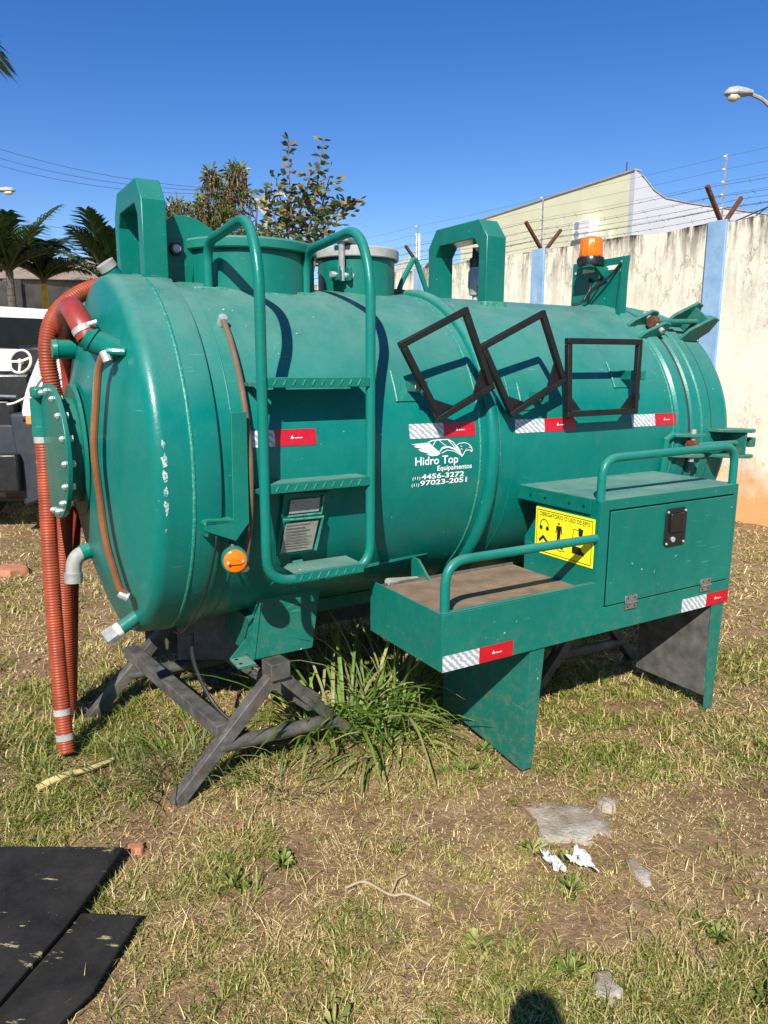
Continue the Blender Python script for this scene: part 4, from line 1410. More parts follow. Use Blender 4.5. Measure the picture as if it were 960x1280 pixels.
# far-side saddle and second saddle further back
MB().box(0.30, 0.56, 0.413, 0.425, AX - 0.815, AX - 0.50).build('saddle_web', 'green2', tank)
for yy in (-0.425, 0.413):
    MB().prism([(2.02, -0.45), (1.98, -0.815), (2.26, -0.815), (2.30, -0.45)], lambda s, z, yy=yy: (s, yy, AX + z), lambda s, z, yy=yy: (s, yy + 0.012, AX + z)).build('saddle_web', 'green2', tank)
MB().box(1.99, 2.25, -0.41, 0.41, AX - 0.80, AX - 0.64).build('cross_member', 'green2', tank)
# long sub-frame rails under the belly
for yy in (-0.18, 0.12):
    MB().box(0.5651, 1.9899, yy, yy + 0.06, AX - 0.75, AX - 0.69).build('subframe_rail', 'green2', tank)
MB().box(0.12, 2.34, 0.70, 0.712, AX - 1.17, AX - 0.45).build('added_shade_panel', 'fender', tank)  # unseen panel added to stop light from behind reaching under the belly
MB().box(0.42, 2.34, 0.713, 1.10, AX - 0.47, AX - 0.45).build('added_far_tray', 'green2', tank)  # unseen tray added along with the light-blocking panel
mb2 = MB().prism([(-0.70, -0.52), (-0.60, -0.44), (-0.55, -0.44), (-0.55, -0.62), (-0.70, -0.62)], lambda y, z: (0.985, y, AX + z), lambda y, z: (0.995, y, AX + z)).build('platform_bracket', 'green2', tank)
MB().prism([(0.74, -0.455), (1.06, -0.435), (1.07, -0.425), (0.75, -0.445)], lambda s, z: (s, -0.56, AX + z), lambda s, z: (s, -0.55, AX + z)).build('bracket_rib', 'green2', tank)

# ------------------------------------------------------------------ tapes, lettering, emblem
tapes = [(0.190, 0.300, 0.462), (0.871, 1.036, 1.198), (1.415, 1.586, 1.772), (2.149, 2.316, 2.484)]
for s0, sm, s1 in tapes:
    zc = 0.118
    tp = arc_patch(s0, sm, zc - 0.029, zc + 0.029, 0.0025).build('white_tape', 'white_tape', tank)
    rd = arc_patch(sm, s1, zc - 0.029, zc + 0.029, 0.0025).build('red_tape', 'red_tape', tank)
    c = (sm + s1) / 2
    arc_patch(c - 0.004, c + 0.026, zc - 0.003, zc - 0.0005, 0.0032, 1, 0.0005).build('maker_mark', 'decal', rd)
    MB().prism([(c - 0.020, zc - 0.004), (c - 0.008, zc - 0.004), (c - 0.013, zc + 0.008)], lambda s, z: on_tank(s, z, 0.0028), lambda s, z: on_tank(s, z, 0.0034)).build('maker_mark', 'decal', rd)


def tank_text(body, s0, s1, z0, z1, slope, name, bold=0.0, shear=0.0):
    vs, fs = text_mesh(body, bold, shear)
    mb = MB().add([on_tank(s0 + (s1 - s0) * a, z0 + (z1 - z0) * b + slope * (s1 - s0) * a, 0.0022) for a, b in vs], fs)
    return mb.build(name, 'decal', tank, smooth=0)


def zp(X, Y):
    """emblem sketch coordinates to distance along and height on the shell"""
    x, y = 490 + X / 6.857, 500 + Y / 6.857
    return 1.029 + (x - 553) * 0.00398, 0.112 - 0.00327 * ((y - 540) + 0.049 * (x - 553))


def line_text(body, X0, X1, Ybase0, Ybase1, H, **k):
    s0, s1 = zp(X0, Ybase0)[0], zp(X1, Ybase1)[0]
    z0 = (zp(X0, Ybase0)[1] + zp(X1, Ybase1)[1]) / 2
    tank_text(body, s0, s1, z0, z0 + H / 6.857 * 0.00327, 0.0, 'lettering', **k)


line_text('Hidro Top', 200, 565, 585, 557, 92, bold=0.012)
line_text('Equipamentos', 388, 690, 624, 600, 58, bold=0.014)
line_text('(11)', 183, 246, 688, 682, 34, bold=0.01)
line_text('4456-3272', 255, 625, 684, 655, 46, bold=0.022)
line_text('(11)', 180, 242, 746, 740, 34, bold=0.01)
line_text('97023-2051', 250, 655, 744, 702, 46, bold=0.022)


def emblem_poly(pts, name='emblem'):
    q = [zp(*p) for p in pts]
    return MB().add([on_tank(s, z, 0.0022) for s, z in q], [tuple(range(len(q)))])


def emblem_stroke(mb, pts, w):
    n = len(pts)
    L, Rr = [], []
    for i, p in enumerate(pts):
        a, b = pts[max(0, i - 1)], pts[min(n - 1, i + 1)]
        dx, dy = b[0] - a[0], b[1] - a[1]
        l = math.hypot(dx, dy)
        ww = w[i] if isinstance(w, list) else w
        nx, ny = -dy / l * ww / 2, dx / l * ww / 2
        L.append((p[0] + nx, p[1] + ny))
        Rr.append((p[0] - nx, p[1] - ny))
    vs = [on_tank(*zp(*q), 0.0022) for q in L + Rr]
    mb.add(vs, [(i, i + 1, n + i + 1, n + i) for i in range(n - 1)])
    return mb


wing = [(168, 378), (240, 372), (315, 365), (345, 395), (395, 440), (410, 458), (385, 475), (340, 480), (290, 462), (322, 458), (250, 440), (222, 420), (275, 420), (205, 404), (188, 395), (235, 396)]
mbE = emblem_poly(wing)
emblem_stroke(mbE, [(310, 362), (345, 348), (400, 342), (480, 340), (520, 362), (548, 400), (570, 440), (598, 488)], [6, 8, 8, 7, 7, 9, 11, 3])
emblem_stroke(mbE, [(345, 392), (372, 352)], 6)
emblem_stroke(mbE, [(405, 440), (430, 410), (480, 402), (530, 420), (575, 452), (598, 490)], [10, 16, 14, 12, 9, 3])
emblem_stroke(mbE, [(395, 340), (430, 372), (470, 402)], 5)
emblem_stroke(mbE, [(480, 345), (515, 385), (550, 425)], 6)
emblem_stroke(mbE, [(420, 455), (470, 430), (530, 440), (590, 475)], 6)
emblem_stroke(mbE, [(550, 390), (575, 374), (620, 368), (655, 378), (682, 405), (690, 430), (684, 450)], 6)
emblem_stroke(mbE, [(684, 450), (672, 432), (650, 432), (625, 440), (640, 420)], 6)
emblem_stroke(mbE, [(625, 440), (600, 486)], 6)
emblem_stroke(mbE, [(552, 392), (575, 430), (598, 486)], [5, 12, 4])
emblem_stroke(mbE, [(660, 405), (674, 414)], 6)
emblem_stroke(mbE, [(585, 395), (600, 402)], 5)
emblem_stroke(mbE, [(588, 420), (604, 425)], 5)
mbE.build('emblem', 'decal', tank, smooth=0, recalc=False)


# ------------------------------------------------------------------ black hinged frames on the side
def side_frame(tl, tr, brr, bl, y, w=0.025, gus=True):
    P = [Vector((q[0], y, AX + q[1])) for q in (tl, tr, brr, bl)]
    f = empty('hose_frame', P[3])
    f.parent = tank
    o = P[3]
    for i in range(4):
        a, b = P[i], P[(i + 1) % 4]
        d = (b - a).normalized()
        ext = w / 2 if i % 2 == 0 else -w / 2 - 0.0005
        MB().beam(a - d * ext - o, b + d * ext - o, w, w, (0, -1, 0)).build('frame_bar', 'black', f, 0.003)
    for i in (2, 3):
        c, a, b = P[i], P[i - 1], P[(i + 1) % 4]
        ia, ib = (a - c).normalized(), (b - c).normalized()
        c2 = c + (ia + ib) * 0.014
        tri = [c2, c2 + ia * 0.07, c2 + ib * 0.07]
        mb = MB()
        mb.add([tuple(q - o + Vector((0, dy, 0))) for dy in (0.004, 0.012) for q in tri], [(0, 1, 2), (5, 4, 3), (0, 3, 4, 1), (1, 4, 5, 2), (2, 5, 3, 0)])
        mb.build('gusset', 'black', f)
    return f


YF = -0.758
f1 = side_frame((0.795, 0.452), (1.085, 0.585), (1.225, 0.290), (0.972, 0.172), YF)
f2 = side_frame((1.180, 0.450), (1.492, 0.590), (1.628, 0.316), (1.345, 0.178), YF + 0.004)
f3 = side_frame((1.640, 0.482), (2.085, 0.486), (2.085, 0.172), (1.660, 0.168), YF - 0.006)
for f, s, z in ((f1, 0.885, 0.295), (f2, 1.515, 0.245), (f3, 2.120, 0.335)):
    pad = arc_patch(s - 0.055, s + 0.055, z - 0.06, z + 0.055, 0.006, 4, 0.006).build('hinge_pad', 'green', tank)
    y0 = on_tank(s, z)[1]
    MB().tube([on_tank(s - 0.055, z - 0.06 + k * 0.0192, 0.005) for k in range(7)], 0.005, 6).build('weld_bead', 'weldwearglint', pad)
    hb = MB().box(s + 0.0, s + 0.028, YF - 0.005, y0 - 0.004, AX + z - 0.022, AX + z + 0.022).build('hinge_block', 'green2', pad, 0.003)
    MB().lathe([(0, 0), (0, 0.016), (0.012, 0.014), (0.012, 0)], (s + 0.002, YF + 0.02, AX + z), (-0.7, -0.7, 0), 8).build('hinge_bolt', 'zinc', pad)
# hinge arms of the frames
for f, a, b in ((f1, (0.868, 0.300), (0.905, 0.30)), (f2, (1.520, 0.250), (1.500, 0.255)), (f3, (2.140, 0.335), (2.090, 0.33))):
    o = f.location
    MB().beam(Vector((a[0], YF + 0.01, AX + a[1])) - o, Vector((b[0], YF, AX + b[1])) - o, 0.034, 0.012, (0, -1, 0)).build('hinge_arm', 'black', f)

# beacon on its bracket plate above the rear door
bp = MB()
bp.prism([(0.125, 0.60), (0.120, 0.955), (-0.290, 0.958), (-0.262, 0.60)], lambda y, z: (2.520, y, AX + z), lambda y, z: (2.530, y, AX + z))
plate = bp.build('beacon_bracket', 'green2', tank, 0.002)
MB().box(2.41, 2.5195, -0.115, -0.015, AX + 0.910, AX + 0.9225).build('beacon_shelf', 'green2', plate)
MB().prism([(2.5195, 0.909), (2.42, 0.909), (2.5195, 0.83)], lambda s, z: (s, -0.150, AX + z), lambda s, z: (s, -0.142, AX + z)).build('shelf_gusset', 'green2', plate)
MB().prism([(-0.290, 0.95), (-0.262, 0.64), (-0.262, 0.60), (-0.290, 0.60)], lambda y, z: (2.47, y, AX + z), lambda y, z: (2.5195, y, AX + z)).build('side_lip', 'green2', plate)
for yy in (-0.005, -0.18):
    MB().box(2.5185, 2.5195, yy - 0.045, yy + 0.045, AX + 0.895, AX + 0.918).build('slot', 'wall', plate)
for yy, zz in ((-0.245, 0.93), (-0.245, 0.885), (0.09, 0.90)):
    MB().lathe([(0, 0), (0, 0.008), (0.006, 0.008), (0.006, 0)], (2.519, yy, AX + zz), (-1, 0, 0), 8).build('screw', 'zinc', plate)
bc = (2.472, -0.06, AX - 0.035)
bn = MB().lathe([(0.958, 0.0), (0.958, 0.072), (0.985, 0.076), (1.002, 0.070), (1.002, 0.0)], bc, (0, 0, 1), 28).build('beacon', 'blackplastic', tank)
ribs = []
mbL = MB()
nl = 48
vs, fs = [], []
prL = [(1.003, 0.060), (1.010, 0.064), (1.090, 0.059), (1.104, 0.051), (1.111, 0.034), (1.113, 0.001)]
for s, r in prL:
    for k in range(nl):
        a = 2 * PI * k / nl
        rr = r * (1 + 0.035 * math.cos(12 * a)) if 1.005 < s < 1.108 else r
        vs.append((bc[0] + rr * math.cos(a), bc[1] + rr * math.sin(a), bc[2] + s))
for i in range(len(prL) - 1):
    for k in range(nl):
        fs.append((i * nl + k, i * nl + (k + 1) % nl, (i + 1) * nl + (k + 1) % nl, (i + 1) * nl + k))
fs.append(tuple(range((len(prL) - 1) * nl, len(prL) * nl)))
mbL.add(vs, fs).build('beacon_lens', 'amber', bn)
for path in ([(2.44, -0.10, AX + 0.95), (2.50, -0.12, AX + 0.86), (2.47, -0.07, AX + 0.78), (2.44, -0.03, AX + 0.725), (2.40, -0.01, AX + 0.715)],
             [(2.515, -0.245, AX + 0.925), (2.49, -0.19, AX + 0.86), (2.46, -0.10, AX + 0.79), (2.45, -0.05, AX + 0.73)],
             [(2.515, -0.02, AX + 0.86), (2.48, -0.06, AX + 0.80), (2.45, -0.05, AX + 0.74)]):
    MB().tube(spline(path, 6), 0.007, 6).build('beacon_cable', 'cable', tank)


# ------------------------------------------------------------------ rear door clamps
def clamp(deg, name='door_clamp'):
    a = math.radians(deg)
    rad = Vector((0, -math.cos(a), math.sin(a)))
    tan = Vector((0, math.sin(a), math.cos(a)))          # upwards along the shell
    O_ = Vector((0, 0, AX)) + rad * RS
    Q = lambda s, t_, n: O_ + Vector((2.42 + (s - 2.43) * 1.22, 0, 0)) + tan * t_ * 1.25 + rad * n * 1.3
    root = empty(name, O_ + Vector((2.5, 0, 0)))
    root.parent = tank
    off = root.location
    pr = lambda poly, t0, t1, nm, mat='green2', bev=0.003: MB().prism(poly, lambda s, n: Q(s, t0, n) - off, lambda s, n: Q(s, t1, n) - off).build(nm, mat, root, bev)
    for t0 in (-0.048, 0.034):
        pr([(2.43, 0.0), (2.45, 0.028), (2.53, 0.075), (2.57, 0.07), (2.56, 0.0)], t0, t0 + 0.014, 'lug')
        pr([(2.67, 0.005), (2.70, 0.055), (2.80, 0.118), (2.84, 0.11), (2.83, 0.05), (2.78, 0.0)], t0 + (0.012 if t0 > 0 else -0.012), t0 + 0.014 + (0.012 if t0 > 0 else -0.012), 'door_fin')
    MB().tube([Q(2.52, -0.065, 0.045) - off, Q(2.52, 0.065, 0.045) - off], 0.014, 10).build('pivot_pin', 'grey', root)
    MB().tube([Q(2.52, 0, 0.048) - off, Q(2.86, 0, 0.062) - off], 0.014, 10).build('swing_bolt', 'greenpipe', root)
    MB().lathe([(0, 0), (0, 0.03), (0.035, 0.03), (0.035, 0)], Q(2.50, 0, 0.048) - off, (1, 0, 0), 10).build('bolt_eye', 'rust', root)
    MB().lathe([(0, 0), (0, 0.027), (0.05, 0.027), (0.05, 0)], Q(2.80, 0, 0.060) - off, (1, 0, 0), 6).build('nut', 'rust', root)
    MB().beam(Q(2.855, 0, 0.062) - off, Q(2.895, 0, 0.064) - off, 0.05, 0.05, tuple(rad)).build('bolt_head', 'greenpipe', root, 0.006)
    pr([(2.78, 0.0), (2.79, 0.10), (2.80, 0.10), (2.79, 0.0)], -0.046, 0.046, 'door_yoke')
    return root


clamp(52)
clamp(-1)
MB().beam((2.49, -0.70, AX - 0.035), (2.62, -0.735, AX - 0.035), 0.10, 0.016).build('hinge_plate', 'green2', tank, 0.004)
MB().tube([(2.39, -0.705, AX - 0.16), (2.39, -0.715, AX + 0.02), (2.44, -0.715, AX + 0.04)], 0.018, 10).build('grab_handle', 'greenpipe', tank)
MB().box(3.05, 3.09, -0.30, -0.20, AX + 0.05, AX + 0.22).build('rear_lamp_bracket', 'blackplastic', tank, 0.004)

# ------------------------------------------------------------------ side platform with tool box
POFF = (1.53, -0.92, 0.0)
cy, sy = math.cos(YAW), math.sin(YAW)
plat = empty('tool_platform', (-1.0123 + cy * POFF[0] - sy * POFF[1], 3.0754 + sy * POFF[0] + cy * POFF[1], -0.0084), TROT)
tag(plat, 'green steel side platform with lidded tool box, handrails and yellow sign', 'tool platform')
FY = -1.160


def pb(mb, name, mat, parent=plat, bevel=0.0, **k):
    return mb.build(name, mat, parent, bevel, off=POFF, **k)


zb, zt, zx = AX - 0.692, AX - 0.478, AX - 0.145
b0, b1, b2 = 0.719, 2.341, 1.468
# tray of folded sheet
pb(MB().box(b0, b2, FY, FY + 0.008, zb, zt), 'front_skirt', 'green2', bevel=0.002)
pb(MB().box(b0, b0 + 0.006, FY + 0.0085, -0.655, zb, zt), 'end_skirt', 'green2', bevel=0.001)
pb(MB().box(b0 + 0.0065, b2 - 0.001, FY + 0.0085, -0.662, zt - 0.055, zt - 0.035), 'plank_floor', 'wood')
pb(MB().box(b0 + 0.0065, b2 - 0.001, -0.661, -0.650, zb, zt - 0.026), 'rear_skirt', 'fender')
pb(MB().box(b0, b2, FY - 0.0, FY + 0.022, zt + 0.0005, zt + 0.006), 'top_lip', 'green2', bevel=0.002)
pb(MB().tube([(0.80, -0.655, zt - 0.02), (0.98, -0.60, AX - 0.53)], 0.016, 8), 'mounting_tube', 'palegrey')
# box carcass
pb(MB().box(b2, b1, FY, FY + 0.006, zb, zb + 0.108), 'lower_panel', 'green2', bevel=0.001)
pb(MB().box(b2, 1.5175, FY, FY + 0.006, zb + 0.1085, zx), 'stile', 'green2', bevel=0.001)
pb(MB().box(2.315, b1, FY, FY + 0.006, zb + 0.1085, zx), 'stile', 'green2', bevel=0.001)
pb(MB().box(1.518, 2.3145, FY, FY + 0.006, AX - 0.182, zx), 'top_rail', 'green2', bevel=0.001)
pb(MB().prism([(FY + 0.0065, zb), (FY + 0.0065, zx - 0.001), (-0.80, zx - 0.001), (-0.80, AX - 0.262), (-0.730, AX - 0.365), (-0.735, zb)], lambda y, z: (b2, y, z), lambda y, z: (b2 + 0.006, y, z)), 'side_panel', 'green2', bevel=0.001)
pb(MB().prism([(FY + 0.0065, zb), (FY + 0.0065, zx - 0.001), (-0.80, zx - 0.001), (-0.80, AX - 0.262), (-0.730, AX - 0.365), (-0.735, zb)], lambda y, z: (b1 - 0.006, y, z), lambda y, z: (b1, y, z)), 'side_panel', 'green2', bevel=0.001)
pb(MB().box(b2 + 0.0065, b1 - 0.0065, -0.80, -0.795, zb, zx - 0.001), 'back_panel', 'green2')
pb(MB().box(b2 + 0.0065, b1 - 0.0065, FY + 0.0065, -0.801, zb, zb + 0.006), 'bottom_panel', 'green2')
pb(MB().box(b2 - 0.004, b1, FY + 0.23, -0.690, zx + 0.0005, zx + 0.006), 'lid_plate', 'greentop', bevel=0.001)
pb(MB().box(b2 + 0.004, b1, FY + 0.0, FY + 0.222, zx + 0.0005, zx + 0.006), 'lid_plate', 'greentop', bevel=0.001)
pb(MB().box(b2 + 0.004, b1, FY + 0.2225, FY + 0.2295, zx - 0.004, zx + 0.003), 'lid_gap', 'gasket')
lip = pb(MB().box(b2 - 0.012, b2 - 0.0045, FY + 0.045, -0.690, zx - 0.055, zx + 0.006), 'lid_flange', 'green2', bevel=0.001)
for yy in (-0.77, -0.86, -1.00, -1.08):
    pb(MB().lathe([(0, 0), (0, 0.006), (0.0015, 0.006), (0.0015, 0)], (b2 - 0.0122, yy, zx - 0.028), (-1, 0, 0), 8), 'rivet_hole', 'blackplastic', lip)
# door
dr_ = pb(MB().box(1.5245, 2.3085, FY - 0.004, FY + 0.003, AX - 0.5775, AX - 0.1885), 'box_door', 'green2', bevel=0.002)
pb(MB().box(1.5180, 2.3145, FY + 0.012, FY + 0.015, AX - 0.584, AX - 0.182), 'door_rebate', 'gasket')
lt = pb(MB().prism([(1.862, -0.372), (1.848, -0.358), (1.848, -0.222), (1.862, -0.208), (1.968, -0.208), (1.982, -0.222), (1.982, -0.358), (1.968, -0.372)], lambda s, z: (s, FY - 0.0045, AX + z), lambda s, z: (s, FY - 0.011, AX + z)), 'latch', 'blackplastic', dr_, 0.002)
pb(MB().prism([(1.875, -0.32), (1.885, -0.232), (1.955, -0.232), (1.955, -0.32)], lambda s, z: (s, FY - 0.011, AX + z), lambda s, z: (s, FY - 0.024 + (z + 0.23) * 0.05, AX + z)), 'paddle_handle', 'blackplastic', lt, 0.003) if False else None
pb(MB().box(1.872, 1.956, FY - 0.024, FY - 0.0112, AX - 0.315, AX - 0.230), 'paddle', 'blackplastic', lt, 0.006) if False else None
for s, z in ((1.860, -0.222), (1.970, -0.222), (1.860, -0.358), (1.970, -0.358)):
    pb(MB().lathe([(0, 0), (0, 0.006), (0.003, 0.005), (0.003, 0)], (s, FY - 0.011, AX + z), (0, -1, 0), 8), 'latch_screw', 'zinc', dr_)
pb(MB().box(1.872, 1.956, FY - 0.020, FY - 0.0112, AX - 0.312, AX - 0.228), 'latch_paddle', 'blackplastic', dr_, 0.005)
pb(MB().lathe([(0, 0), (0, 0.012), (0.006, 0.011), (0.006, 0)], (1.898, FY - 0.0112, AX - 0.342), (0, -1, 0), 14), 'lock_barrel', 'zinc', dr_)
for s in (1.672, 2.157):
    hg = pb(MB().box(s - 0.035, s + 0.035, FY - 0.0075, FY - 0.0045, AX - 0.612, AX - 0.553), 'hinge', 'steel', dr_, 0.001)
    pb(MB().tube([(s - 0.035, FY - 0.010, AX - 0.583), (s + 0.035, FY - 0.010, AX - 0.583)], 0.006, 8), 'hinge_barrel', 'steel', dr_)
    for dx in (-0.02, 0.02):
        for dz in (-0.018, 0.018):
            pb(MB().lathe([(0, 0), (0, 0.0045), (0.002, 0.004), (0.002, 0)], (s + dx, FY - 0.0075, AX - 0.583 + dz), (0, -1, 0), 6), 'hinge_screw', 'blackplastic', dr_)
# handrails
pb(MB().tube(fillet([(1.482, FY + 0.018, zx), (1.482, FY + 0.018, AX + 0.022), (2.318, FY + 0.018, AX + 0.032), (2.318, FY + 0.018, zx)], 0.11, 8), 0.0175, 12), 'box_handrail', 'greenpipe')
pb(MB().tube(fillet([(0.738, FY + 0.018, zt), (0.738, FY + 0.018, AX - 0.292), (1.468, FY + 0.018, AX - 0.294)], 0.10, 8), 0.0175, 12), 'tray_handrail', 'greenpipe')
# tapes on the skirt
for s0, sm, s1 in ((0.7205, 0.883, 1.043), (2.012, 2.180, 2.338)):
    pb(MB().box(s0, sm, FY - 0.0018, FY - 0.0006, zb + 0.002, zb + 0.062), 'white_tape', 'white_tape')
    rt = pb(MB().box(sm, s1, FY - 0.0018, FY - 0.0006, zb + 0.002, zb + 0.062), 'red_tape', 'red_tape')
    c = (sm + s1) / 2
    pb(MB().box(c - 0.004, c + 0.026, FY - 0.0026, FY - 0.0019, zb + 0.0285, zb + 0.031), 'maker_mark', 'decal', rt)
    pb(MB().prism([(c - 0.020, 0.028), (c - 0.008, 0.028), (c - 0.013, 0.040)], lambda s, z: (s, FY - 0.0019, zb + z), lambda s, z: (s, FY - 0.0026, zb + z)), 'maker_mark', 'decal', rt)
# legs: folded wheel-arch panels that stand on the grass
zl = 0.012
la = pb(MB().prism([(FY + 0.012, zb - 0.0005), (-0.60, zb - 0.0005), (-0.585, 0.075), (FY + 0.0325, zl)], lambda y, z: (1.143, y, z), lambda y, z: (1.149, y, z)), 'wheel_arch_panel', 'green2', bevel=0.001)
pb(MB().prism([(1.1435, zb + 0.02), (1.215, zb + 0.02), (1.196, zl), (1.1435, zl)], lambda s, z: (s, FY + 0.0085 + (zb - z) * 0.04, z), lambda s, z: (s, FY + 0.0115 + (zb - z) * 0.04, z)), 'leg_flange', 'green2', bevel=0.001)
pb(MB().prism([(1.165, zb - 0.001), (1.215, zb - 0.001), (1.196, zl), (1.180, zl)], lambda s, z: (s, FY + 0.012 + (zb - z) * 0.04, z), lambda s, z: (s, FY + 0.05 + (zb - z) * 0.04, z)), 'leg_fold', 'green2')
pb(MB().box(2.236, 2.240, FY + 0.0095, -0.76, 0.085, zb - 0.001), 'wheel_arch_panel', 'fender')
pb(MB().prism([(2.232, zb - 0.0005), (2.318, zb - 0.0005), (2.306, zl), (2.243, zl)], lambda s, z: (s, FY + 0.004, z), lambda s, z: (s, FY + 0.009, z)), 'leg_flange', 'green2', bevel=0.001)
pb(MB().prism([(FY + 0.0095, zb - 0.0005), (FY + 0.06, zb - 0.0005), (FY + 0.05, zl), (FY + 0.0095, zl)], lambda y, z: (2.306, y, z), lambda y, z: (2.311, y, z)), 'leg_fold', 'green2')

# yellow sign on the box side
sx0 = b2 - 0.0035
sg = pb(MB().prism([(-0.800, -0.219), (-1.136, -0.219), (-1.136, -0.419), (-0.800, -0.419)], lambda y, z: (sx0, y, AX + z), lambda y, z: (sx0 + 0.003, y, AX + z)), 'warning_sign', 'yellow_sign')


def SG(u_, v_, d=0.0008):
    """sign coordinates: u 0..1 left to right, v 0..1 top to bottom"""
    return (sx0 - d, -0.800 - 0.336 * u_, AX - 0.219 - 0.200 * v_)


def sign_poly(polys, name):
    mb = MB()
    for P in polys:
        mb.add([SG(*q) for q in P], [tuple(range(len(P)))])
    return pb(mb, name, 'sign_black', sg, smooth=0, recalc=False)


def circ(cu, cv, r, n=14, ar=1.68):
    return [(cu + r * math.cos(2 * PI * k / n), cv + r * ar * math.sin(2 * PI * k / n)) for k in range(n)]


def stroke2(pts, w):
    out = []
    for (a, b), (c, d) in zip(pts[:-1], pts[1:]):
        dx, dy = (c - a), (d - b) / 1.68
        l = math.hypot(dx, dy)
        nx, ny = -dy / l * w / 2, dx / l * w / 2 * 1.68
        out.append([(a + nx, b + ny), (c + nx, d + ny), (c - nx, d - ny), (a - nx, b - ny)])
    return out


sign_poly(stroke2([(0.03, 0.05), (0.97, 0.05), (0.97, 0.95), (0.03, 0.95), (0.03, 0.05)], 0.008), 'sign_border')
vsT, fsT = text_mesh("OBRIGATORIO O USO DE EPI'S", 0.006)
pb(MB().add([SG(0.07 + 0.86 * a, 0.175 - 0.095 * b) for a, b in vsT], fsT), 'sign_lettering', 'sign_black', sg, smooth=0, recalc=False)
sign_poly(stroke2([(0.09, 0.42), (0.095, 0.32), (0.125, 0.26), (0.16, 0.24), (0.20, 0.26), (0.23, 0.32), (0.235, 0.42)], 0.012) + [circ(0.105, 0.43, 0.028), circ(0.22, 0.43, 0.028)], 'ear_defender_symbol')
sign_poly([circ(0.42, 0.265, 0.016), [(0.38, 0.31), (0.47, 0.31), (0.48, 0.47), (0.465, 0.48), (0.455, 0.38), (0.45, 0.55), (0.455, 0.70), (0.435, 0.70), (0.425, 0.56), (0.41, 0.70), (0.39, 0.70), (0.395, 0.55), (0.395, 0.38), (0.38, 0.48), (0.368, 0.47)]], 'overall_symbol')
sign_poly([[(0.75, 0.24), (0.83, 0.27), (0.82, 0.38), (0.845, 0.50), (0.79, 0.52), (0.755, 0.38)]] + stroke2([(0.75, 0.30), (0.67, 0.29), (0.66, 0.55)], 0.008), 'glove_symbol')
sign_poly([[(0.07, 0.70), (0.15, 0.58), (0.24, 0.70), (0.22, 0.74), (0.15, 0.66), (0.09, 0.75)]] + stroke2([(0.12, 0.76), (0.19, 0.76)], 0.01), 'mask_symbol')
sign_poly([[(0.40, 0.70), (0.50, 0.70), (0.51, 0.80), (0.40, 0.76)]] + stroke2([(0.38, 0.79), (0.45, 0.84), (0.55, 0.82)], 0.008), 'goggles_symbol')
sign_poly([[(0.66, 0.64), (0.80, 0.64), (0.82, 0.72), (0.86, 0.74), (0.86, 0.80), (0.66, 0.80)]], 'boot_symbol')


# ------------------------------------------------------------------ hoses
def w_of(s, y, z):
    """tank coordinates (along, back, height above axis) to world"""
    m = Matrix.Translation((-1.0123, 3.0754, 0)) @ Matrix.Rotation(YAW, 4, 'Z') @ Matrix.Rotation(0.0055, 4, 'Y')
    return m @ Vector((s, y, AX + z))


def resample(P, step):
    out, acc = [P[0]], 0.0
    for a, b in zip(P[:-1], P[1:]):
        L = (b - a).length
        d = step - acc
        while d <= L:
            out.append(a.lerp(b, d / L))
            d += step
        acc = (acc + L) % step if L else acc
    return out


def hose(label, pts, r, mat='hose', ribbed=True, pitch=0.0115):
    P = [w_of(*p) for p in pts]
    base = P[-1].copy()
    base.z = 0
    root = empty('suction_hose', base)
    tag(root, label, 'hose', 'orange suction hoses')
    path = resample(spline(P, 24), pitch / 4 if ribbed else 0.02)
    path = [q - base for q in path]
    rs = [r * (1 + (0.045 if (i % 4) in (0, 1) else -0.045)) for i in range(len(path))] if ribbed else r
    MB().tube(path, rs, 16).build('hose_body', mat, root, smooth=60, recalc=False)
    return root, path


ha, pa = hose('long orange ribbed hose arching over the tank front and hanging behind the flange',
              [(0.24, 0.50, 0.64), (0.10, 0.42, 0.745), (-0.053, 0.30, 0.708), (-0.179, 0.24, 0.651), (-0.277, 0.20, 0.555), (-0.314, 0.18, 0.421), (-0.304, 0.18, 0.276), (-0.276, 0.20, 0.12), (-0.277, 0.22, -0.112), (-0.301, 0.24, -0.394), (-0.318, 0.26, -0.763), (-0.337, 0.28, -1.19)], 0.034)
hb_, pb_ = hose('straight orange ribbed hose hanging from the bolted flange to the grass',
                [(-0.362, 0.12, 0.095), (-0.365, 0.11, -0.05), (-0.378, 0.07, -0.35), (-0.388, 0.02, -0.70), (-0.394, -0.04, -1.0), (-0.396, -0.085, -1.195)], 0.032)
for t_, w_, m_ in ((0.0, 0.035, 'palegrey'), (0.885, 0.028, 'palegrey'), (0.965, 0.028, 'palegrey')):
    i = int(t_ * (len(pb_) - 12))
    MB().tube([pb_[i], pb_[i + max(2, int(w_ / 0.0029))]], 0.0355, 16).build('clamp_band', m_, hb_)
hc, pc = hose('smooth red hose sleeve bent over the clamped pipe stub',
              [(-0.250, -0.398, 0.462), (-0.268, -0.375, 0.510), (-0.276, -0.30, 0.556), (-0.272, -0.20, 0.572), (-0.255, 0.02, 0.555), (-0.225, 0.26, 0.47), (-0.200, 0.38, 0.287), (-0.212, 0.38, 0.006), (-0.240, 0.38, -0.281), (-0.270, 0.38, -0.577), (-0.325, 0.36, -1.19)], 0.040, 'hose_smooth', False)
MB().tube([pc[1], pc[2]], 0.0425, 16).build('clamp_band', 'grey', hc)
MB().lathe([(0, 0), (0, 0.008), (0.03, 0.008), (0.03, 0)], pc[2] + Vector((0.03, -0.03, 0.01)), (1, 0.2, 0.3), 8).build('clamp_screw', 'zinc', hc)


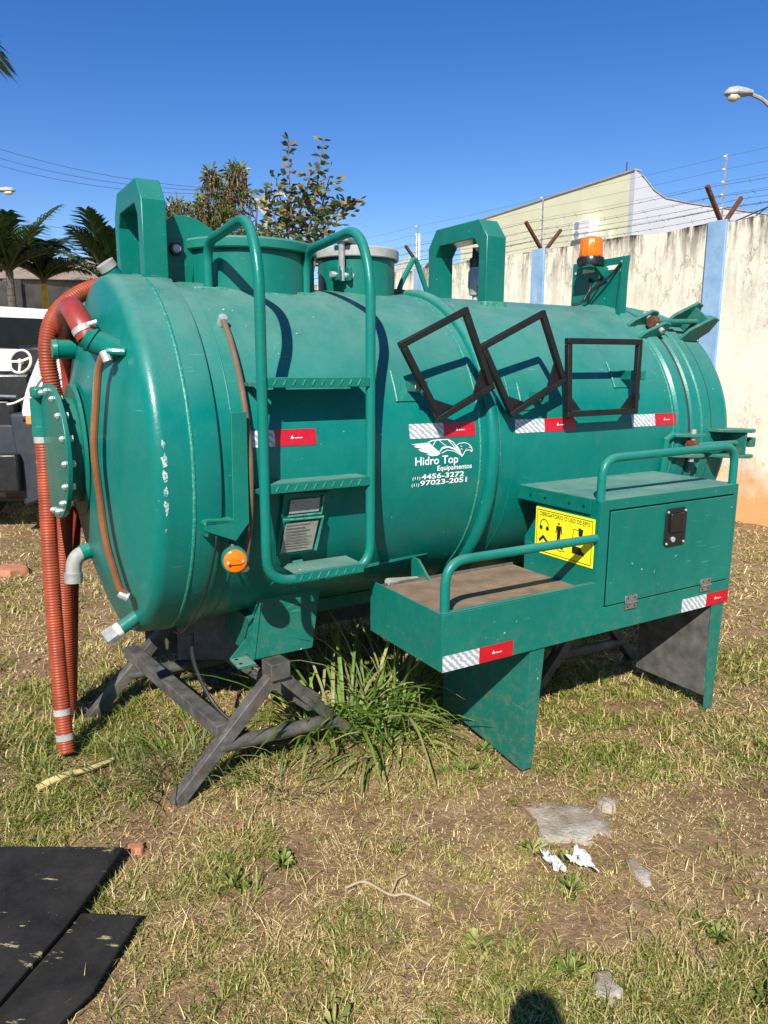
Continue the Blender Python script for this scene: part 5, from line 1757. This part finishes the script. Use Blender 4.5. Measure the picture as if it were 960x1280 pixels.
# ------------------------------------------------------------------ trestle stand under the tank front
def trestle():
    F1, F2, F3, A1 = Vector((-0.771, 2.503, 0)), Vector((-0.121, 2.976, 0)), Vector((-1.351, 3.175, 0)), Vector((-0.427, 2.753, 0.405))
    D = F3 - F1
    root = empty('trestle_stand', (-0.85, 2.95, 0))
    tag(root, 'dark weathered steel trestle propping up the front of the tank', 'stand')
    o = Vector((-0.85, 2.95, 0))
    bld = lambda a, b, w, h, nm, up=(0, 0, 1): MB().beam(Vector(a) - o, Vector(b) - o, w, h, up).build(nm, 'stand', root, 0.003)
    side = (F2 - F1).cross(Vector((0, 0, 1))).normalized()
    for off in (Vector((0, 0, 0)), D):
        f1, f2, ap = F1 + off, F2 + off, A1 + off
        l1 = bld(f1 + (f1 - ap) * 0.03, ap, 0.050, 0.050, 'leg', side)
        MB().beam(ap + (ap - f2) * 0.04 - o, f2 - o, 0.047, 0.047, side).build('leg', 'stand', root, 0.003)
        MB().beam(ap - side * 0.042 + Vector((0, 0, 0.014)) - o, ap + side * 0.042 + Vector((0, 0, 0.014)) - o, 0.085, 0.07).build('top_block', 'stand', root, 0.004)
        a, b = f1.lerp(ap, 0.40), f2.lerp(ap, 0.30)
        MB().tube([a - o, b - o], 0.028, 12).build('cross_pipe', 'stand', root)
    m1, m2 = F1.lerp(A1, 0.46) + Vector((0, 0, 0.035)), (F1 + D).lerp(A1 + D, 0.50) + Vector((0, 0, 0.05))
    bld(m1, m2 + (m2 - m1) * 0.06, 0.060, 0.054, 'tie_beam')
    n1, n2 = F2.lerp(A1, 0.55), (F2 + D).lerp(A1 + D, 0.55)
    bld(n1, n2, 0.06, 0.06, 'tie_beam')
    # timber packing that carries the belly
    top = (A1 + (A1 + D)) / 2
    pk = MB().box(-0.20, 0.20, -0.10, 0.10, 0.30, 0.52).build('packing_block', 'fender', root, 0.004)  # near-black colour put on the timber to deepen the shade below the tank
    pk.location = Vector((-0.72, 3.22, 0)) - o
    return root


front_trestle = trestle()
rear_trestle = front_trestle.copy()
COL.objects.link(rear_trestle)
rear_trestle.location = (front_trestle.location.x + 1.50, front_trestle.location.y + 0.90, 0)
for ch in list(front_trestle.children):
    if not ch.name.startswith('packing'):
        c2_ = ch.copy()
        COL.objects.link(c2_)
        c2_.parent = rear_trestle
tag(rear_trestle, 'dark steel trestle in deep shade behind the tool platform', 'stand', 'trestles under the tank')
front_trestle['group'] = 'trestles under the tank'
kc = MB().tube(spline([(-0.80, 2.92, 0.50), (-0.79, 2.90, 0.38), (-0.72, 2.86, 0.24), (-0.62, 2.80, 0.16), (-0.50, 2.82, 0.06), (-0.35, 2.95, 0.02)], 8), 0.009, 8).build('loose_cable', 'cable')
kc.data.transform(Matrix.Translation((0.8, -2.92, 0)))
kc.location = (-0.8, 2.92, 0)
tag(kc, 'black loose cable dangling under the tank front onto the stand', 'cable')


# ------------------------------------------------------------------ boards, slab and litter on the grass
def gz(x, y):
    return float(ground_z(x, y))


def slab_obj(name, label, cat, poly, z, th, mat, tilt=(0, 0), bevel=0.004, group=None):
    cx, cy_ = sum(p[0] for p in poly) / len(poly), sum(p[1] for p in poly) / len(poly)
    q = [(x - cx, y - cy_) for x, y in poly]
    ob = MB().prism(q, lambda x, y: (x, y, x * tilt[0] + y * tilt[1]), lambda x, y: (x, y, th + x * tilt[0] + y * tilt[1])).build(name, mat, None, bevel)
    ob.location = (cx, cy_, z)
    tag(ob, label, cat, group)
    return ob


slab_obj('rubber_board', 'large scuffed black board lying on the grass at lower left', 'board', [(-2.05, 2.18), (-0.852, 2.170), (-0.90, 1.83), (-1.05, 1.20), (-2.05, 1.20)], 0.022, 0.018, 'board', (0.0, 0.01))
slab_obj('rubber_board', 'narrow black board strip beside the large black board', 'board', [(-0.905, 1.905), (-0.712, 1.893), (-0.752, 1.62), (-0.86, 1.40), (-1.03, 1.40)], 0.004, 0.014, 'board', (0.0, 0.0))


def rough_stone(name, label, cat, poly, z, h, mat, seed, n=9):
    """irregular low mound with a broken top"""
    rnd = random.Random(seed)
    cx, cy_ = sum(p[0] for p in poly) / len(poly), sum(p[1] for p in poly) / len(poly)
    P = []
    m = len(poly)
    for i in range(m):
        a, b = poly[i], poly[(i + 1) % m]
        for k in range(4):
            t_ = k / 4
            P.append((a[0] + (b[0] - a[0]) * t_ - cx + rnd.uniform(-0.008, 0.008), a[1] + (b[1] - a[1]) * t_ - cy_ + rnd.uniform(-0.008, 0.008)))
    N = len(P)
    vs, fs = [], []
    rings = [(1.0, -0.03), (0.97, h * 0.55), (0.88, h * 0.9), (0.7, h), (0.52, h), (0.35, h), (0.18, h)]
    for f, zz in rings:
        for x, y in P:
            vs.append((x * f, y * f, zz + (0.45 * h * (float(fbm(np.array((x * f + cx) * 22), np.array((y * f + cy_) * 22), seed)) - 0.5) if f < 0.97 else rnd.uniform(-0.006, 0.006))))
    vs.append((0, 0, h))
    for r in range(len(rings) - 1):
        for k in range(N):
            fs.append((r * N + k, r * N + (k + 1) % N, (r + 1) * N + (k + 1) % N, (r + 1) * N + k))
    for k in range(N):
        fs.append(((len(rings) - 1) * N + k, (len(rings) - 1) * N + (k + 1) % N, len(vs) - 1))
    ob = MB().add(vs, fs).build(name, mat, None, smooth=50)
    ob.location = (cx, cy_, z)
    tag(ob, label, cat)
    return ob


rough_stone('concrete_slab', 'flat pale concrete slab half buried in the grass', 'slab', [(0.515, 2.454), (0.656, 2.49), (0.800, 2.455), (0.815, 2.36), (0.79, 2.29), (0.74, 2.30), (0.70, 2.24), (0.62, 2.27), (0.53, 2.268), (0.545, 2.36)], -0.008, 0.016, 'slab', 1)
rough_stone('concrete_slab', 'brown buried edge of concrete beyond the white rag', 'slab', [(0.79, 2.17), (0.825, 2.18), (0.85, 2.10), (0.84, 2.04), (0.81, 2.06), (0.79, 2.12)], -0.014, 0.018, 'slab', 2)
rough_stone('stone', 'small white stone at the top edge of the concrete slab', 'stone', [(0.785, 2.46), (0.82, 2.475), (0.85, 2.45), (0.83, 2.42), (0.795, 2.425)], 0.0, 0.035, 'slab', 3)
rough_stone('stone', 'pale grey stone in the grass near the bottom edge', 'stone', [(0.555, 1.69), (0.60, 1.70), (0.615, 1.63), (0.575, 1.60), (0.545, 1.64)], -0.004, 0.025, 'slab', 4)
rough_stone('stone', 'dark stone beside the trestle under the tank front', 'stone', [(-1.42, 4.55), (-1.30, 4.60), (-1.22, 4.72), (-1.34, 4.78), (-1.45, 4.70)], 0.0, 0.10, 'slab', 5)
for k, (lab, x, y, r) in enumerate((('orange brick shard beside the corner of the black board', -0.834, 2.225, 0.030), ('small orange brick shard on bare soil below the trestle', -0.505, 2.335, 0.018),
                                    ('tiny pink brick chip left of the trestle foot', -1.083, 2.315, 0.014), ('broken terracotta heap behind the hanging hoses', -2.91, 5.60, 0.16))):
    rnd = random.Random(40 + k)
    poly = [(x + r * (0.8 + 0.4 * rnd.random()) * math.cos(a), y + r * (0.6 + 0.5 * rnd.random()) * math.sin(a)) for a in [2 * PI * i / 5 for i in range(5)]]
    rough_stone('brick_shard', lab, 'brick', poly, -0.001, r * 0.28, 'terracotta', 60 + k)


def rag(name, label, pts, seed):
    rnd = random.Random(seed)
    cx, cy_ = pts[0]
    n = 11
    vs, fs = [], []
    for i in range(n):
        for j in range(n):
            u_, v_ = i / (n - 1), j / (n - 1)
            a, b, c, d = pts[1:5]
            x = (a[0] * (1 - u_) + b[0] * u_) * (1 - v_) + (d[0] * (1 - u_) + c[0] * u_) * v_
            y = (a[1] * (1 - u_) + b[1] * u_) * (1 - v_) + (d[1] * (1 - u_) + c[1] * u_) * v_
            vs.append((x - cx + rnd.uniform(-0.008, 0.008), y - cy_ + rnd.uniform(-0.008, 0.008), 0.018 + 0.014 * math.sin(9 * u_ + 2) * math.cos(7 * v_) + rnd.uniform(0, 0.012)))
    for i in range(n - 1):
        for j in range(n - 1):
            k = i * n + j
            fs.append((k, k + 1, k + n + 1, k + n))
    ob = MB().add(vs, fs).build(name, 'cloth', None, smooth=70)
    sm = ob.modifiers.new('thickness', 'SOLIDIFY')
    sm.thickness = 0.003
    ob.location = (cx, cy_, 0.004)
    tag(ob, label, 'rag')


rag('white_rag', 'crumpled white rag lying left of the slab, the smaller piece', [(0.545, 2.125), (0.515, 2.165), (0.545, 2.150), (0.580, 2.085), (0.545, 2.095)], 1)
rag('white_rag', 'crumpled white rag below the slab, the larger piece', [(0.63, 2.14), (0.590, 2.135), (0.650, 2.205), (0.680, 2.080), (0.625, 2.120)], 2)
sk = MB().tube(spline([(-0.10, -0.10, 0.02), (-0.03, -0.03, 0.03), (0.04, 0.03, 0.022), (0.11, 0.11, 0.02)], 5), [0.014, 0.016, 0.015, 0.015, 0.016, 0.014, 0.012, 0.012, 0.011, 0.011, 0.010, 0.010, 0.010, 0.009, 0.009, 0.008][:16], 8).build('dry_stalk', 'drystem')
sk.location = (-1.215, 2.655, gz(-1.215, 2.655))
tag(sk, 'thick yellow dry stalk lying near the hose ends', 'stalk')
for nm, lab, pts, base in (('twig', 'forked bleached twig on the straw in the middle foreground', [(0.12, -0.045, 0.02), (0.05, -0.01, 0.03), (0.0, 0.0, 0.02), (-0.08, 0.045, 0.03), (-0.14, 0.03, 0.02)], (0.02, 1.99)),
                           ('twig', 'thin dark twig on the bare ground at the right edge', [(-0.20, 0.02, 0.02), (0.0, 0.0, 0.03), (0.2, -0.03, 0.02)], (2.35, 4.05))):
    mb = MB().tube(spline(pts, 5), 0.0045, 6)
    mb.tube([(0.0, 0.0, 0.02), (0.02, 0.05, 0.035), (0.05, 0.08, 0.03)], 0.0035, 6)
    ob = mb.build(nm, 'twig' if base[0] < 1 else 'bark')
    ob.location = (*base, gz(*base))
    tag(ob, lab, 'twig')


# ------------------------------------------------------------------ grass and straw
def green_map(x, y):
    """0..1: how green the sward is"""
    g = (fbm(x * 0.9 + 3, y * 0.9 + 1, 21) - 0.44) * 2.6
    bumps = [(-1.5, 3.1, 0.55, 0.5), (-0.95, 2.75, 0.35, 0.5), (0.0, 2.95, 0.5, 0.6), (1.05, 3.05, 0.55, 0.7), (1.55, 2.75, 0.4, 0.35), (0.75, 2.75, 0.3, 0.4), (0.45, 1.75, 0.5, 0.35), (-0.45, 1.95, 0.35, 0.4), (2.1, 3.7, 0.5, 0.5), (-0.35, 1.5, 0.3, 0.3), (0.6, 3.9, 0.8, 0.5), (0.9, 1.75, 0.3, 0.3),
             (-0.2, 2.35, 0.28, -0.6), (1.45, 2.35, 0.35, -0.6), (-0.85, 2.3, 0.25, -0.5), (0.35, 2.35, 0.22, -0.3), (3.2, 5.6, 1.2, -0.6), (2.9, 4.6, 0.8, -0.4), (1.5, 1.9, 0.4, -0.35), (0.1, 2.05, 0.25, -0.3), (-2.2, 5.0, 0.8, -0.2)]
    for bx, by, r, a in bumps:
        g = g + a * np.exp(-((x - bx) ** 2 + (y - by) ** 2) / (r * r))
    return np.clip(g, 0, 1)


def scatter(n, dmin, dmax, amin, amax):
    """ground points thinning out with distance"""
    d = np.exp(RNG.uniform(math.log(dmin), math.log(dmax), n))
    a = RNG.uniform(amin, amax, n)
    return d * np.sin(a), d * np.cos(a), d


def keep_off(x, y):
    """true where something solid lies on the ground"""
    b1_ = (x < -0.86) & (x > -2.05) & (y < 2.17) & (y > 1.2) & (x < -0.852 - (2.17 - y) * 0.2)
    b2_ = (x < -0.72 - np.clip(1.9 - y, 0, 1) * 0.25) & (x > -1.05) & (y < 1.895) & (y > 1.4)
    s1_ = (((x - 0.655) / 0.135) ** 2 + ((y - 2.375) / 0.105) ** 2 < 1) & (RNG.random(x.shape) < 0.80)
    wl_ = ((x - W0.x) * WN.x + (y - W0.y) * WN.y) < 0.03
    return b1_ | b2_ | s1_ | wl_


def blades(name, x, y, L, wdt, lean, cols, mat, curl=0.5, kind='stuff', z0=None, mid=0.55):
    n = len(x)
    z = ground_z(x, y) * np.clip((16 - np.hypot(x, y - 4)) / 6, 0, 1) if z0 is None else z0
    h = RNG.uniform(0, 2 * PI, n)
    dx, dy = np.cos(h), np.sin(h)
    sx, sy_ = -dy, dx
    l1 = L * mid
    a1, a2 = lean, np.clip(lean + curl * RNG.uniform(0.4, 1.4, n), 0, 2.4)
    m = np.stack([x + dx * l1 * np.sin(a1), y + dy * l1 * np.sin(a1), z + l1 * np.cos(a1)], -1)
    l2 = L - l1
    t_ = m + np.stack([dx * l2 * np.sin(a2), dy * l2 * np.sin(a2), l2 * np.cos(a2)], -1)
    t_[:, 2] = np.maximum(t_[:, 2], z + 0.003)
    s = np.stack([sx, sy_, np.zeros(n)], -1) * (wdt / 2)[:, None]
    b = np.stack([x, y, z - 0.004], -1)
    V = np.stack([b - s, b + s, m + s * 0.8, m - s * 0.8, t_], 1).reshape(-1, 3)
    i = np.arange(n) * 5
    F = np.stack([i, i + 1, i + 2, i, i + 2, i + 3, i + 3, i + 2, i + 4], -1).ravel()
    return bulk(name, V, F, 3, np.repeat(cols, 5, axis=0), mat, kind)


def make_sward():
    # lying straw
    x, y, d = scatter(290000, 1.15, 16, -0.72, 0.72)
    ok = ~keep_off(x, y)
    x, y, d = x[ok], y[ok], d[ok]
    dens = np.clip(5.5 * (fbm(x * 2.4 + 9, y * 2.4, 31) - 0.40), 0.14, 1)
    ok = RNG.random(len(x)) < dens
    x, y, d = x[ok], y[ok], d[ok]
    n = len(x)
    sc = np.clip(d / 2.6, 0.8, 2.6)
    pal = [(0.50, 0.37, 0.16), (0.66, 0.52, 0.25), (0.34, 0.22, 0.09), (0.76, 0.63, 0.34), (0.20, 0.125, 0.055), (0.46, 0.37, 0.13), (0.58, 0.42, 0.17), (0.27, 0.175, 0.08)]
    L = (0.014 + 0.075 * RNG.random(n) ** 2.4) * sc ** 0.5
    o = blades('straw_litter', x, y, L * 1.15, RNG.uniform(0.0012, 0.0036, n) * sc, np.clip(RNG.normal(1.38, 0.14, n), 0.7, 1.55), jitter_cols(pal, n, 0.4), 'straw', 0.15)
    tag(o, 'layer of dry yellow straw spread over the yard soil', 'straw')
    # fine chaff trodden flat
    x, y, d = scatter(230000, 1.15, 9, -0.72, 0.72)
    ok = ~keep_off(x, y)
    x, y, d = x[ok], y[ok], d[ok]
    ok = RNG.random(len(x)) < np.clip(5 * (fbm(x * 3.3 + 4, y * 3.3 + 7, 37) - 0.36), 0.2, 1)
    x, y, d = x[ok], y[ok], d[ok]
    n = len(x)
    sc = np.clip(d / 2.6, 0.8, 2.4)
    o = blades('chaff', x, y, RNG.uniform(0.005, 0.022, n) * sc, RNG.uniform(0.0015, 0.0040, n) * sc, RNG.uniform(1.2, 1.56, n), jitter_cols(pal, n, 0.4), 'straw', 0.1)
    tag(o, 'fine broken chaff trodden into the yard soil', 'chaff')
    # crumbs of soil
    x, y, d = scatter(16000, 1.15, 8, -0.72, 0.72)
    ok = ~keep_off(x, y) & (RNG.random(len(x)) < np.clip(3 * (fbm(x * 2.2, y * 2.2, 61) - 0.35), 0.05, 1))
    x, y, d = x[ok], y[ok], d[ok]
    n = len(x)
    octa = np.array([(1, 0, 0), (0, 1, 0), (-1, 0, 0), (0, -1, 0), (0, 0, 1), (0, 0, -1)], float)
    r = (0.002 + 0.010 * RNG.random(n) ** 3.0) * np.clip(d / 2.6, 0.8, 2)
    V = (octa[None] * r[:, None, None] * RNG.uniform(0.6, 1.3, (n, 6, 1)) + np.stack([x, y, ground_z(x, y) + r * 0.3], -1)[:, None]).reshape(-1, 3)
    tri = np.array([(0, 1, 4), (1, 2, 4), (2, 3, 4), (3, 0, 4), (1, 0, 5), (2, 1, 5), (3, 2, 5), (0, 3, 5)])
    F = (tri[None] + (np.arange(n) * 6)[:, None, None]).reshape(-1)
    cc = jitter_cols([(0.20, 0.12, 0.065), (0.30, 0.20, 0.115), (0.14, 0.085, 0.05), (0.38, 0.29, 0.19)], n, 0.3)
    o = bulk('soil_crumbs', V, F, 3, np.repeat(cc, 6, axis=0), 'straw', 'stuff')
    tag(o, 'small crumbs and clods of dry brown soil', 'soil')
    # tufts: blades fanning out from shared roots, greener where the soil holds water
    tx, ty, td = scatter(40000, 1.15, 15, -0.72, 0.72)
    ok = ~keep_off(tx, ty)
    tx, ty, td = tx[ok], ty[ok], td[ok]
    g = green_map(tx, ty)
    ok = RNG.random(len(tx)) < np.clip(g * 1.0 + 0.20, 0, 1) * np.clip(7 * (fbm(tx * 3.7 + 2, ty * 3.7, 71) - 0.385), 0.08, 1)
    tx, ty, td, g = tx[ok], ty[ok], td[ok], g[ok]
    size = RNG.uniform(0.55, 1.35, len(tx))
    tone = RNG.random(len(tx))
    nb = RNG.integers(7, 19, len(tx))
    i = np.repeat(np.arange(len(tx)), nb)
    n = len(i)
    sc = np.clip(td[i] / 2.6, 0.8, 2.4)
    spread = 0.016 * size[i] * sc
    x, y = tx[i] + RNG.normal(size=n) * spread, ty[i] + RNG.normal(size=n) * spread
    pal = np.array([(0.090, 0.145, 0.016), (0.145, 0.205, 0.026), (0.225, 0.265, 0.045), (0.35, 0.32, 0.09), (0.52, 0.41, 0.17), (0.64, 0.51, 0.25)])
    idx = np.clip((tone[i] * 3.2 + RNG.random(n) * 3.4 - g[i] * 0.75 + 0.25).astype(int), 0, 5)
    cols = np.clip(pal[idx] * (1 + RNG.uniform(-0.3, 0.3, (n, 1))), 0, 1)
    L = RNG.uniform(0.018, 0.080, n) * size[i] * (0.7 + 0.45 * g[i]) * sc ** 0.3
    o = blades('grass', x, y, L, RNG.uniform(0.0022, 0.0050, n) * sc, RNG.uniform(0.45, 1.5, n), cols, 'grass', 0.6)
    tag(o, 'patchy short green and yellowing grass over the yard', 'grass')


make_sward()


def weed_tuft(name, label, base, n, Lr, w, lean, pal, seed, spread=0.12, group=None, cat='grass clump', curl=0.9):
    """one clump of longer blades, each blade a curved strip of five segments"""
    rnd = random.Random(seed)
    V, F, C = [], [], []
    for k in range(n):
        a = rnd.uniform(0, 2 * PI)
        r = spread * math.sqrt(rnd.random())
        p = np.array([r * math.cos(a), r * math.sin(a), -0.01])
        h = a + rnd.uniform(-0.9, 0.9)
        L = rnd.uniform(*Lr)
        th = rnd.uniform(*lean)
        cu = curl * rnd.uniform(0.5, 1.5)
        seg = 6
        wd = w * rnd.uniform(0.6, 1.2)
        col = np.array(pal[rnd.randrange(len(pal))]) * rnd.uniform(0.75, 1.25)
        side = np.array([-math.sin(h), math.cos(h), 0])
        o = len(V)
        for i in range(seg + 1):
            t_ = i / seg
            ww = wd * (0.55 + 1.2 * t_ * (1 - t_)) * (1 - t_ ** 3) + 0.0004
            fold = np.array([0, 0, 0.25 * ww])
            V += [p - side * ww / 2 + fold, p.copy(), p + side * ww / 2 + fold]
            C += [col] * 3
            ang = th + cu * t_ * 1.5
            p = p + np.array([math.cos(h) * math.sin(ang), math.sin(h) * math.sin(ang), math.cos(ang)]) * L / seg
            p[2] = max(p[2], 0.006)
        for i in range(seg):
            b = o + i * 3
            F += [(b, b + 1, b + 4), (b, b + 4, b + 3), (b + 1, b + 2, b + 5), (b + 1, b + 5, b + 4)]
    ob = bulk(name, np.array(V), np.array(F).ravel(), 3, np.array(C), 'grass', None)
    ob.location = (base[0], base[1], gz(*base))
    tag(ob, label, cat, group)
    return ob


LUSH = [(0.11, 0.20, 0.03), (0.15, 0.25, 0.045), (0.08, 0.16, 0.025), (0.21, 0.30, 0.07), (0.13, 0.21, 0.035), (0.34, 0.32, 0.13)]
MIXED = [(0.10, 0.16, 0.035), (0.14, 0.19, 0.05), (0.20, 0.22, 0.08), (0.30, 0.27, 0.12)]
clumps = [('arching grass clump right of the trestle, half in shade of the tray', (0.20, 3.16), 16, (0.22, 0.46), 0.013, (0.2, 0.8), LUSH, 0.12),
          ('low spilling grass clump in front of the tall one', (-0.02, 2.90), 40, (0.18, 0.42), 0.015, (0.4, 1.1), LUSH, 0.14),
          ('tall broad grass clump spilling over the cross pipe of the trestle', (-0.22, 3.02), 50, (0.36, 0.72), 0.021, (0.15, 0.75), LUSH, 0.14),
          ('tall arching grass clump beside the saddle under the ladder', (-0.02, 3.18), 48, (0.40, 0.85), 0.018, (0.1, 0.7), LUSH, 0.15),
          ('dense low grass clump between trestle and platform', (0.06, 3.06), 34, (0.24, 0.50), 0.015, (0.15, 0.8), LUSH, 0.15),
          ('grass clump growing inside the trestle frame', (-0.32, 2.98), 34, (0.2, 0.40), 0.015, (0.2, 0.8), LUSH, 0.10),
          ('thin grass clump in front of the trestle tie beam', (-0.78, 2.72), 70, (0.18, 0.42), 0.0075, (0.1, 0.8), MIXED, 0.17),
          ('thin grass clump left of the trestle foot', (-0.98, 2.68), 60, (0.14, 0.32), 0.0075, (0.2, 0.9), MIXED, 0.17),
          ('grass clump at the foot of the hanging hoses', (-1.48, 2.75), 55, (0.10, 0.22), 0.008, (0.3, 1.0), MIXED, 0.2),
          ('grass clump at the left edge beside the hose ends', (-1.75, 2.85), 55, (0.10, 0.22), 0.008, (0.3, 1.0), MIXED, 0.22),
          ('grass clump under the corner of the platform tray', (0.12, 3.32), 40, (0.3, 0.62), 0.012, (0.1, 0.7), LUSH, 0.13),
          ('grass clump below the trestle on the near side', (-0.42, 2.62), 40, (0.12, 0.24), 0.008, (0.3, 1.0), MIXED, 0.14)]
for k, (lab, b, n, Lr, w, ln, pal, sp) in enumerate(clumps):
    weed_tuft('grass_clump', lab, b, n, Lr, w, ln, pal, 100 + k, sp, 'grass clumps round the trestle')


def weed_plants():
    """low broad-leaved weeds dotted over the foreground"""
    spots = [('leafy weed beside the white rags', 0.50, 2.22, 0.05), ('leafy weed spreading below the white rags', 0.58, 2.03, 0.06), ('leafy weed sprig between the two rags', 0.60, 2.16, 0.035),
             ('green weed sprig in the left foreground', -0.47, 2.05, 0.06), ('green weed sprig right of the left foreground weed', -0.33, 2.15, 0.05), ('leafy weed at the bottom left of the frame', -0.12, 1.52, 0.06),
             ('leafy weed near the pale grey stone', 0.50, 1.72, 0.05), ('yellow green weed at the lower right', 0.98, 1.62, 0.05), ('single rosette weed right of the slab edge', 0.95, 1.83, 0.035),
             ('leafy weed at the right of the twig', 0.27, 1.80, 0.05), ('green weed in front of the platform leg', 0.33, 2.72, 0.06), ('green weed near the shadow of the platform', 0.42, 2.88, 0.06)]
    for k, (lab, x, y, r) in enumerate(spots):
        n = 26
        rnd = np.random.default_rng(300 + k)
        a = rnd.uniform(0, 2 * PI, n)
        q = rnd.random(n) ** 0.6 * r * 0.75
        cen = np.stack([q * np.cos(a), q * np.sin(a), rnd.uniform(0.006, 0.035, n)], -1)
        ds = np.stack([np.cos(a), np.sin(a), rnd.uniform(0.1, 0.7, n)], -1)
        V, F, C = leaf_cloud(cen, ds, rnd.uniform(0.012, 0.024, n), rnd.uniform(0.010, 0.016, n), jitter_cols([(0.15, 0.21, 0.04), (0.21, 0.27, 0.06), (0.11, 0.16, 0.03), (0.32, 0.30, 0.10)], n, 0.3), 0.15)
        V = V.reshape(-1, 4, 3)
        V[:, 0] = (0, 0, 0.004)                              # every leaf stalk springs from one root
        F = F.reshape(-1, 3)
        F = np.where(F % 4 == 0, 0, F)
        o = bulk('leafy_weed', V.reshape(-1, 3), F.ravel(), 3, C, 'grass', None)
        o.location = (x, y, gz(x, y))
        tag(o, lab, 'weed', 'leafy weeds in the foreground')


weed_plants()


# ------------------------------------------------------------------ the photographer, whose head shadow falls on the grass
def photographer():
    """standing figure behind the camera position holding a phone up"""
    J = {'pelvis': (0.0, 0.0, 0.95), 'belly': (0.0, 0.01, 1.10), 'chest': (0.0, 0.0, 1.32), 'neck': (0.0, 0.0, 1.50), 'head0': (0.0, 0.02, 1.58), 'head1': (0.0, 0.02, 1.66), 'head2': (0.0, 0.01, 1.735),
         'shL': (-0.19, 0.0, 1.44), 'elL': (-0.25, 0.10, 1.18), 'wrL': (-0.06, 0.27, 1.20), 'haL': (0.005, 0.315, 1.24),
         'shR': (0.19, 0.0, 1.44), 'elR': (0.25, 0.10, 1.18), 'wrR': (0.16, 0.27, 1.20), 'haR': (0.10, 0.315, 1.24),
         'hiL': (-0.10, 0.0, 0.92), 'knL': (-0.12, 0.03, 0.50), 'anL': (-0.12, -0.01, 0.09), 'toL': (-0.13, 0.15, 0.04),
         'hiR': (0.10, 0.0, 0.92), 'knR': (0.12, 0.03, 0.50), 'anR': (0.12, -0.01, 0.09), 'toR': (0.13, 0.15, 0.04)}
    rad = {'pelvis': 0.14, 'belly': 0.13, 'chest': 0.15, 'neck': 0.055, 'head0': 0.065, 'head1': 0.085, 'head2': 0.06, 'shL': 0.06, 'shR': 0.06, 'elL': 0.042, 'elR': 0.042, 'wrL': 0.03, 'wrR': 0.03, 'haL': 0.032, 'haR': 0.032,
           'hiL': 0.085, 'hiR': 0.085, 'knL': 0.058, 'knR': 0.058, 'anL': 0.042, 'anR': 0.042, 'toL': 0.038, 'toR': 0.038}
    E_ = [('pelvis', 'belly'), ('belly', 'chest'), ('chest', 'neck'), ('neck', 'head0'), ('head0', 'head1'), ('head1', 'head2'), ('chest', 'shL'), ('shL', 'elL'), ('elL', 'wrL'), ('wrL', 'haL'), ('chest', 'shR'), ('shR', 'elR'), ('elR', 'wrR'), ('wrR', 'haR'),
          ('pelvis', 'hiL'), ('hiL', 'knL'), ('knL', 'anL'), ('anL', 'toL'), ('pelvis', 'hiR'), ('hiR', 'knR'), ('knR', 'anR'), ('anR', 'toR')]
    names = list(J)
    verts, edges = [J[k] for k in names], [(names.index(a), names.index(b)) for a, b in E_]
    radii = [rad[k] for k in names]
    for sx_ in (-1, 1):
        hand = names.index('haL' if sx_ < 0 else 'haR')
        hx, hy, hz_ = verts[hand]
        for k in range(4):
            o = len(verts)
            z = hz_ - 0.02 + 0.02 * k
            verts += [(hx, hy + 0.035, z), (hx - sx_ * 0.015, hy + 0.065, z + 0.004), (hx - sx_ * 0.035, hy + 0.075, z + 0.006)]
            edges += [(hand, o), (o, o + 1), (o + 1, o + 2)]
            radii += [0.010, 0.009, 0.008]
        o = len(verts)
        verts += [(hx - sx_ * 0.02, hy - 0.005, hz_ + 0.045), (hx - sx_ * 0.035, hy + 0.015, hz_ + 0.06)]
        edges += [(hand, o), (o, o + 1)]
        radii += [0.011, 0.009]
    me = bpy.data.meshes.new('person')
    me.from_pydata(verts, edges, [])
    me.materials.append(simple('dark_clothes', (0.05, 0.055, 0.07), 0.85))
    ob = bpy.data.objects.new('person', me)
    COL.objects.link(ob)
    ob.modifiers.new('skin', 'SKIN').use_smooth_shade = True
    ob.modifiers.new('subsurf', 'SUBSURF').levels = 1
    for i, r in enumerate(radii):
        sk_ = me.skin_vertices[0].data[i]
        sk_.radius = (r * 1.0, r * (0.75 if names[i] in ('pelvis', 'belly', 'chest') else 1.0)) if i < len(names) else (r, r)
        sk_.use_root = (i == 0)
    ob.location = (0.02, -0.50, 0)
    tag(ob, 'person in dark clothes standing behind the viewpoint, seen only by head shadow', 'person')
    return ob


photographer()
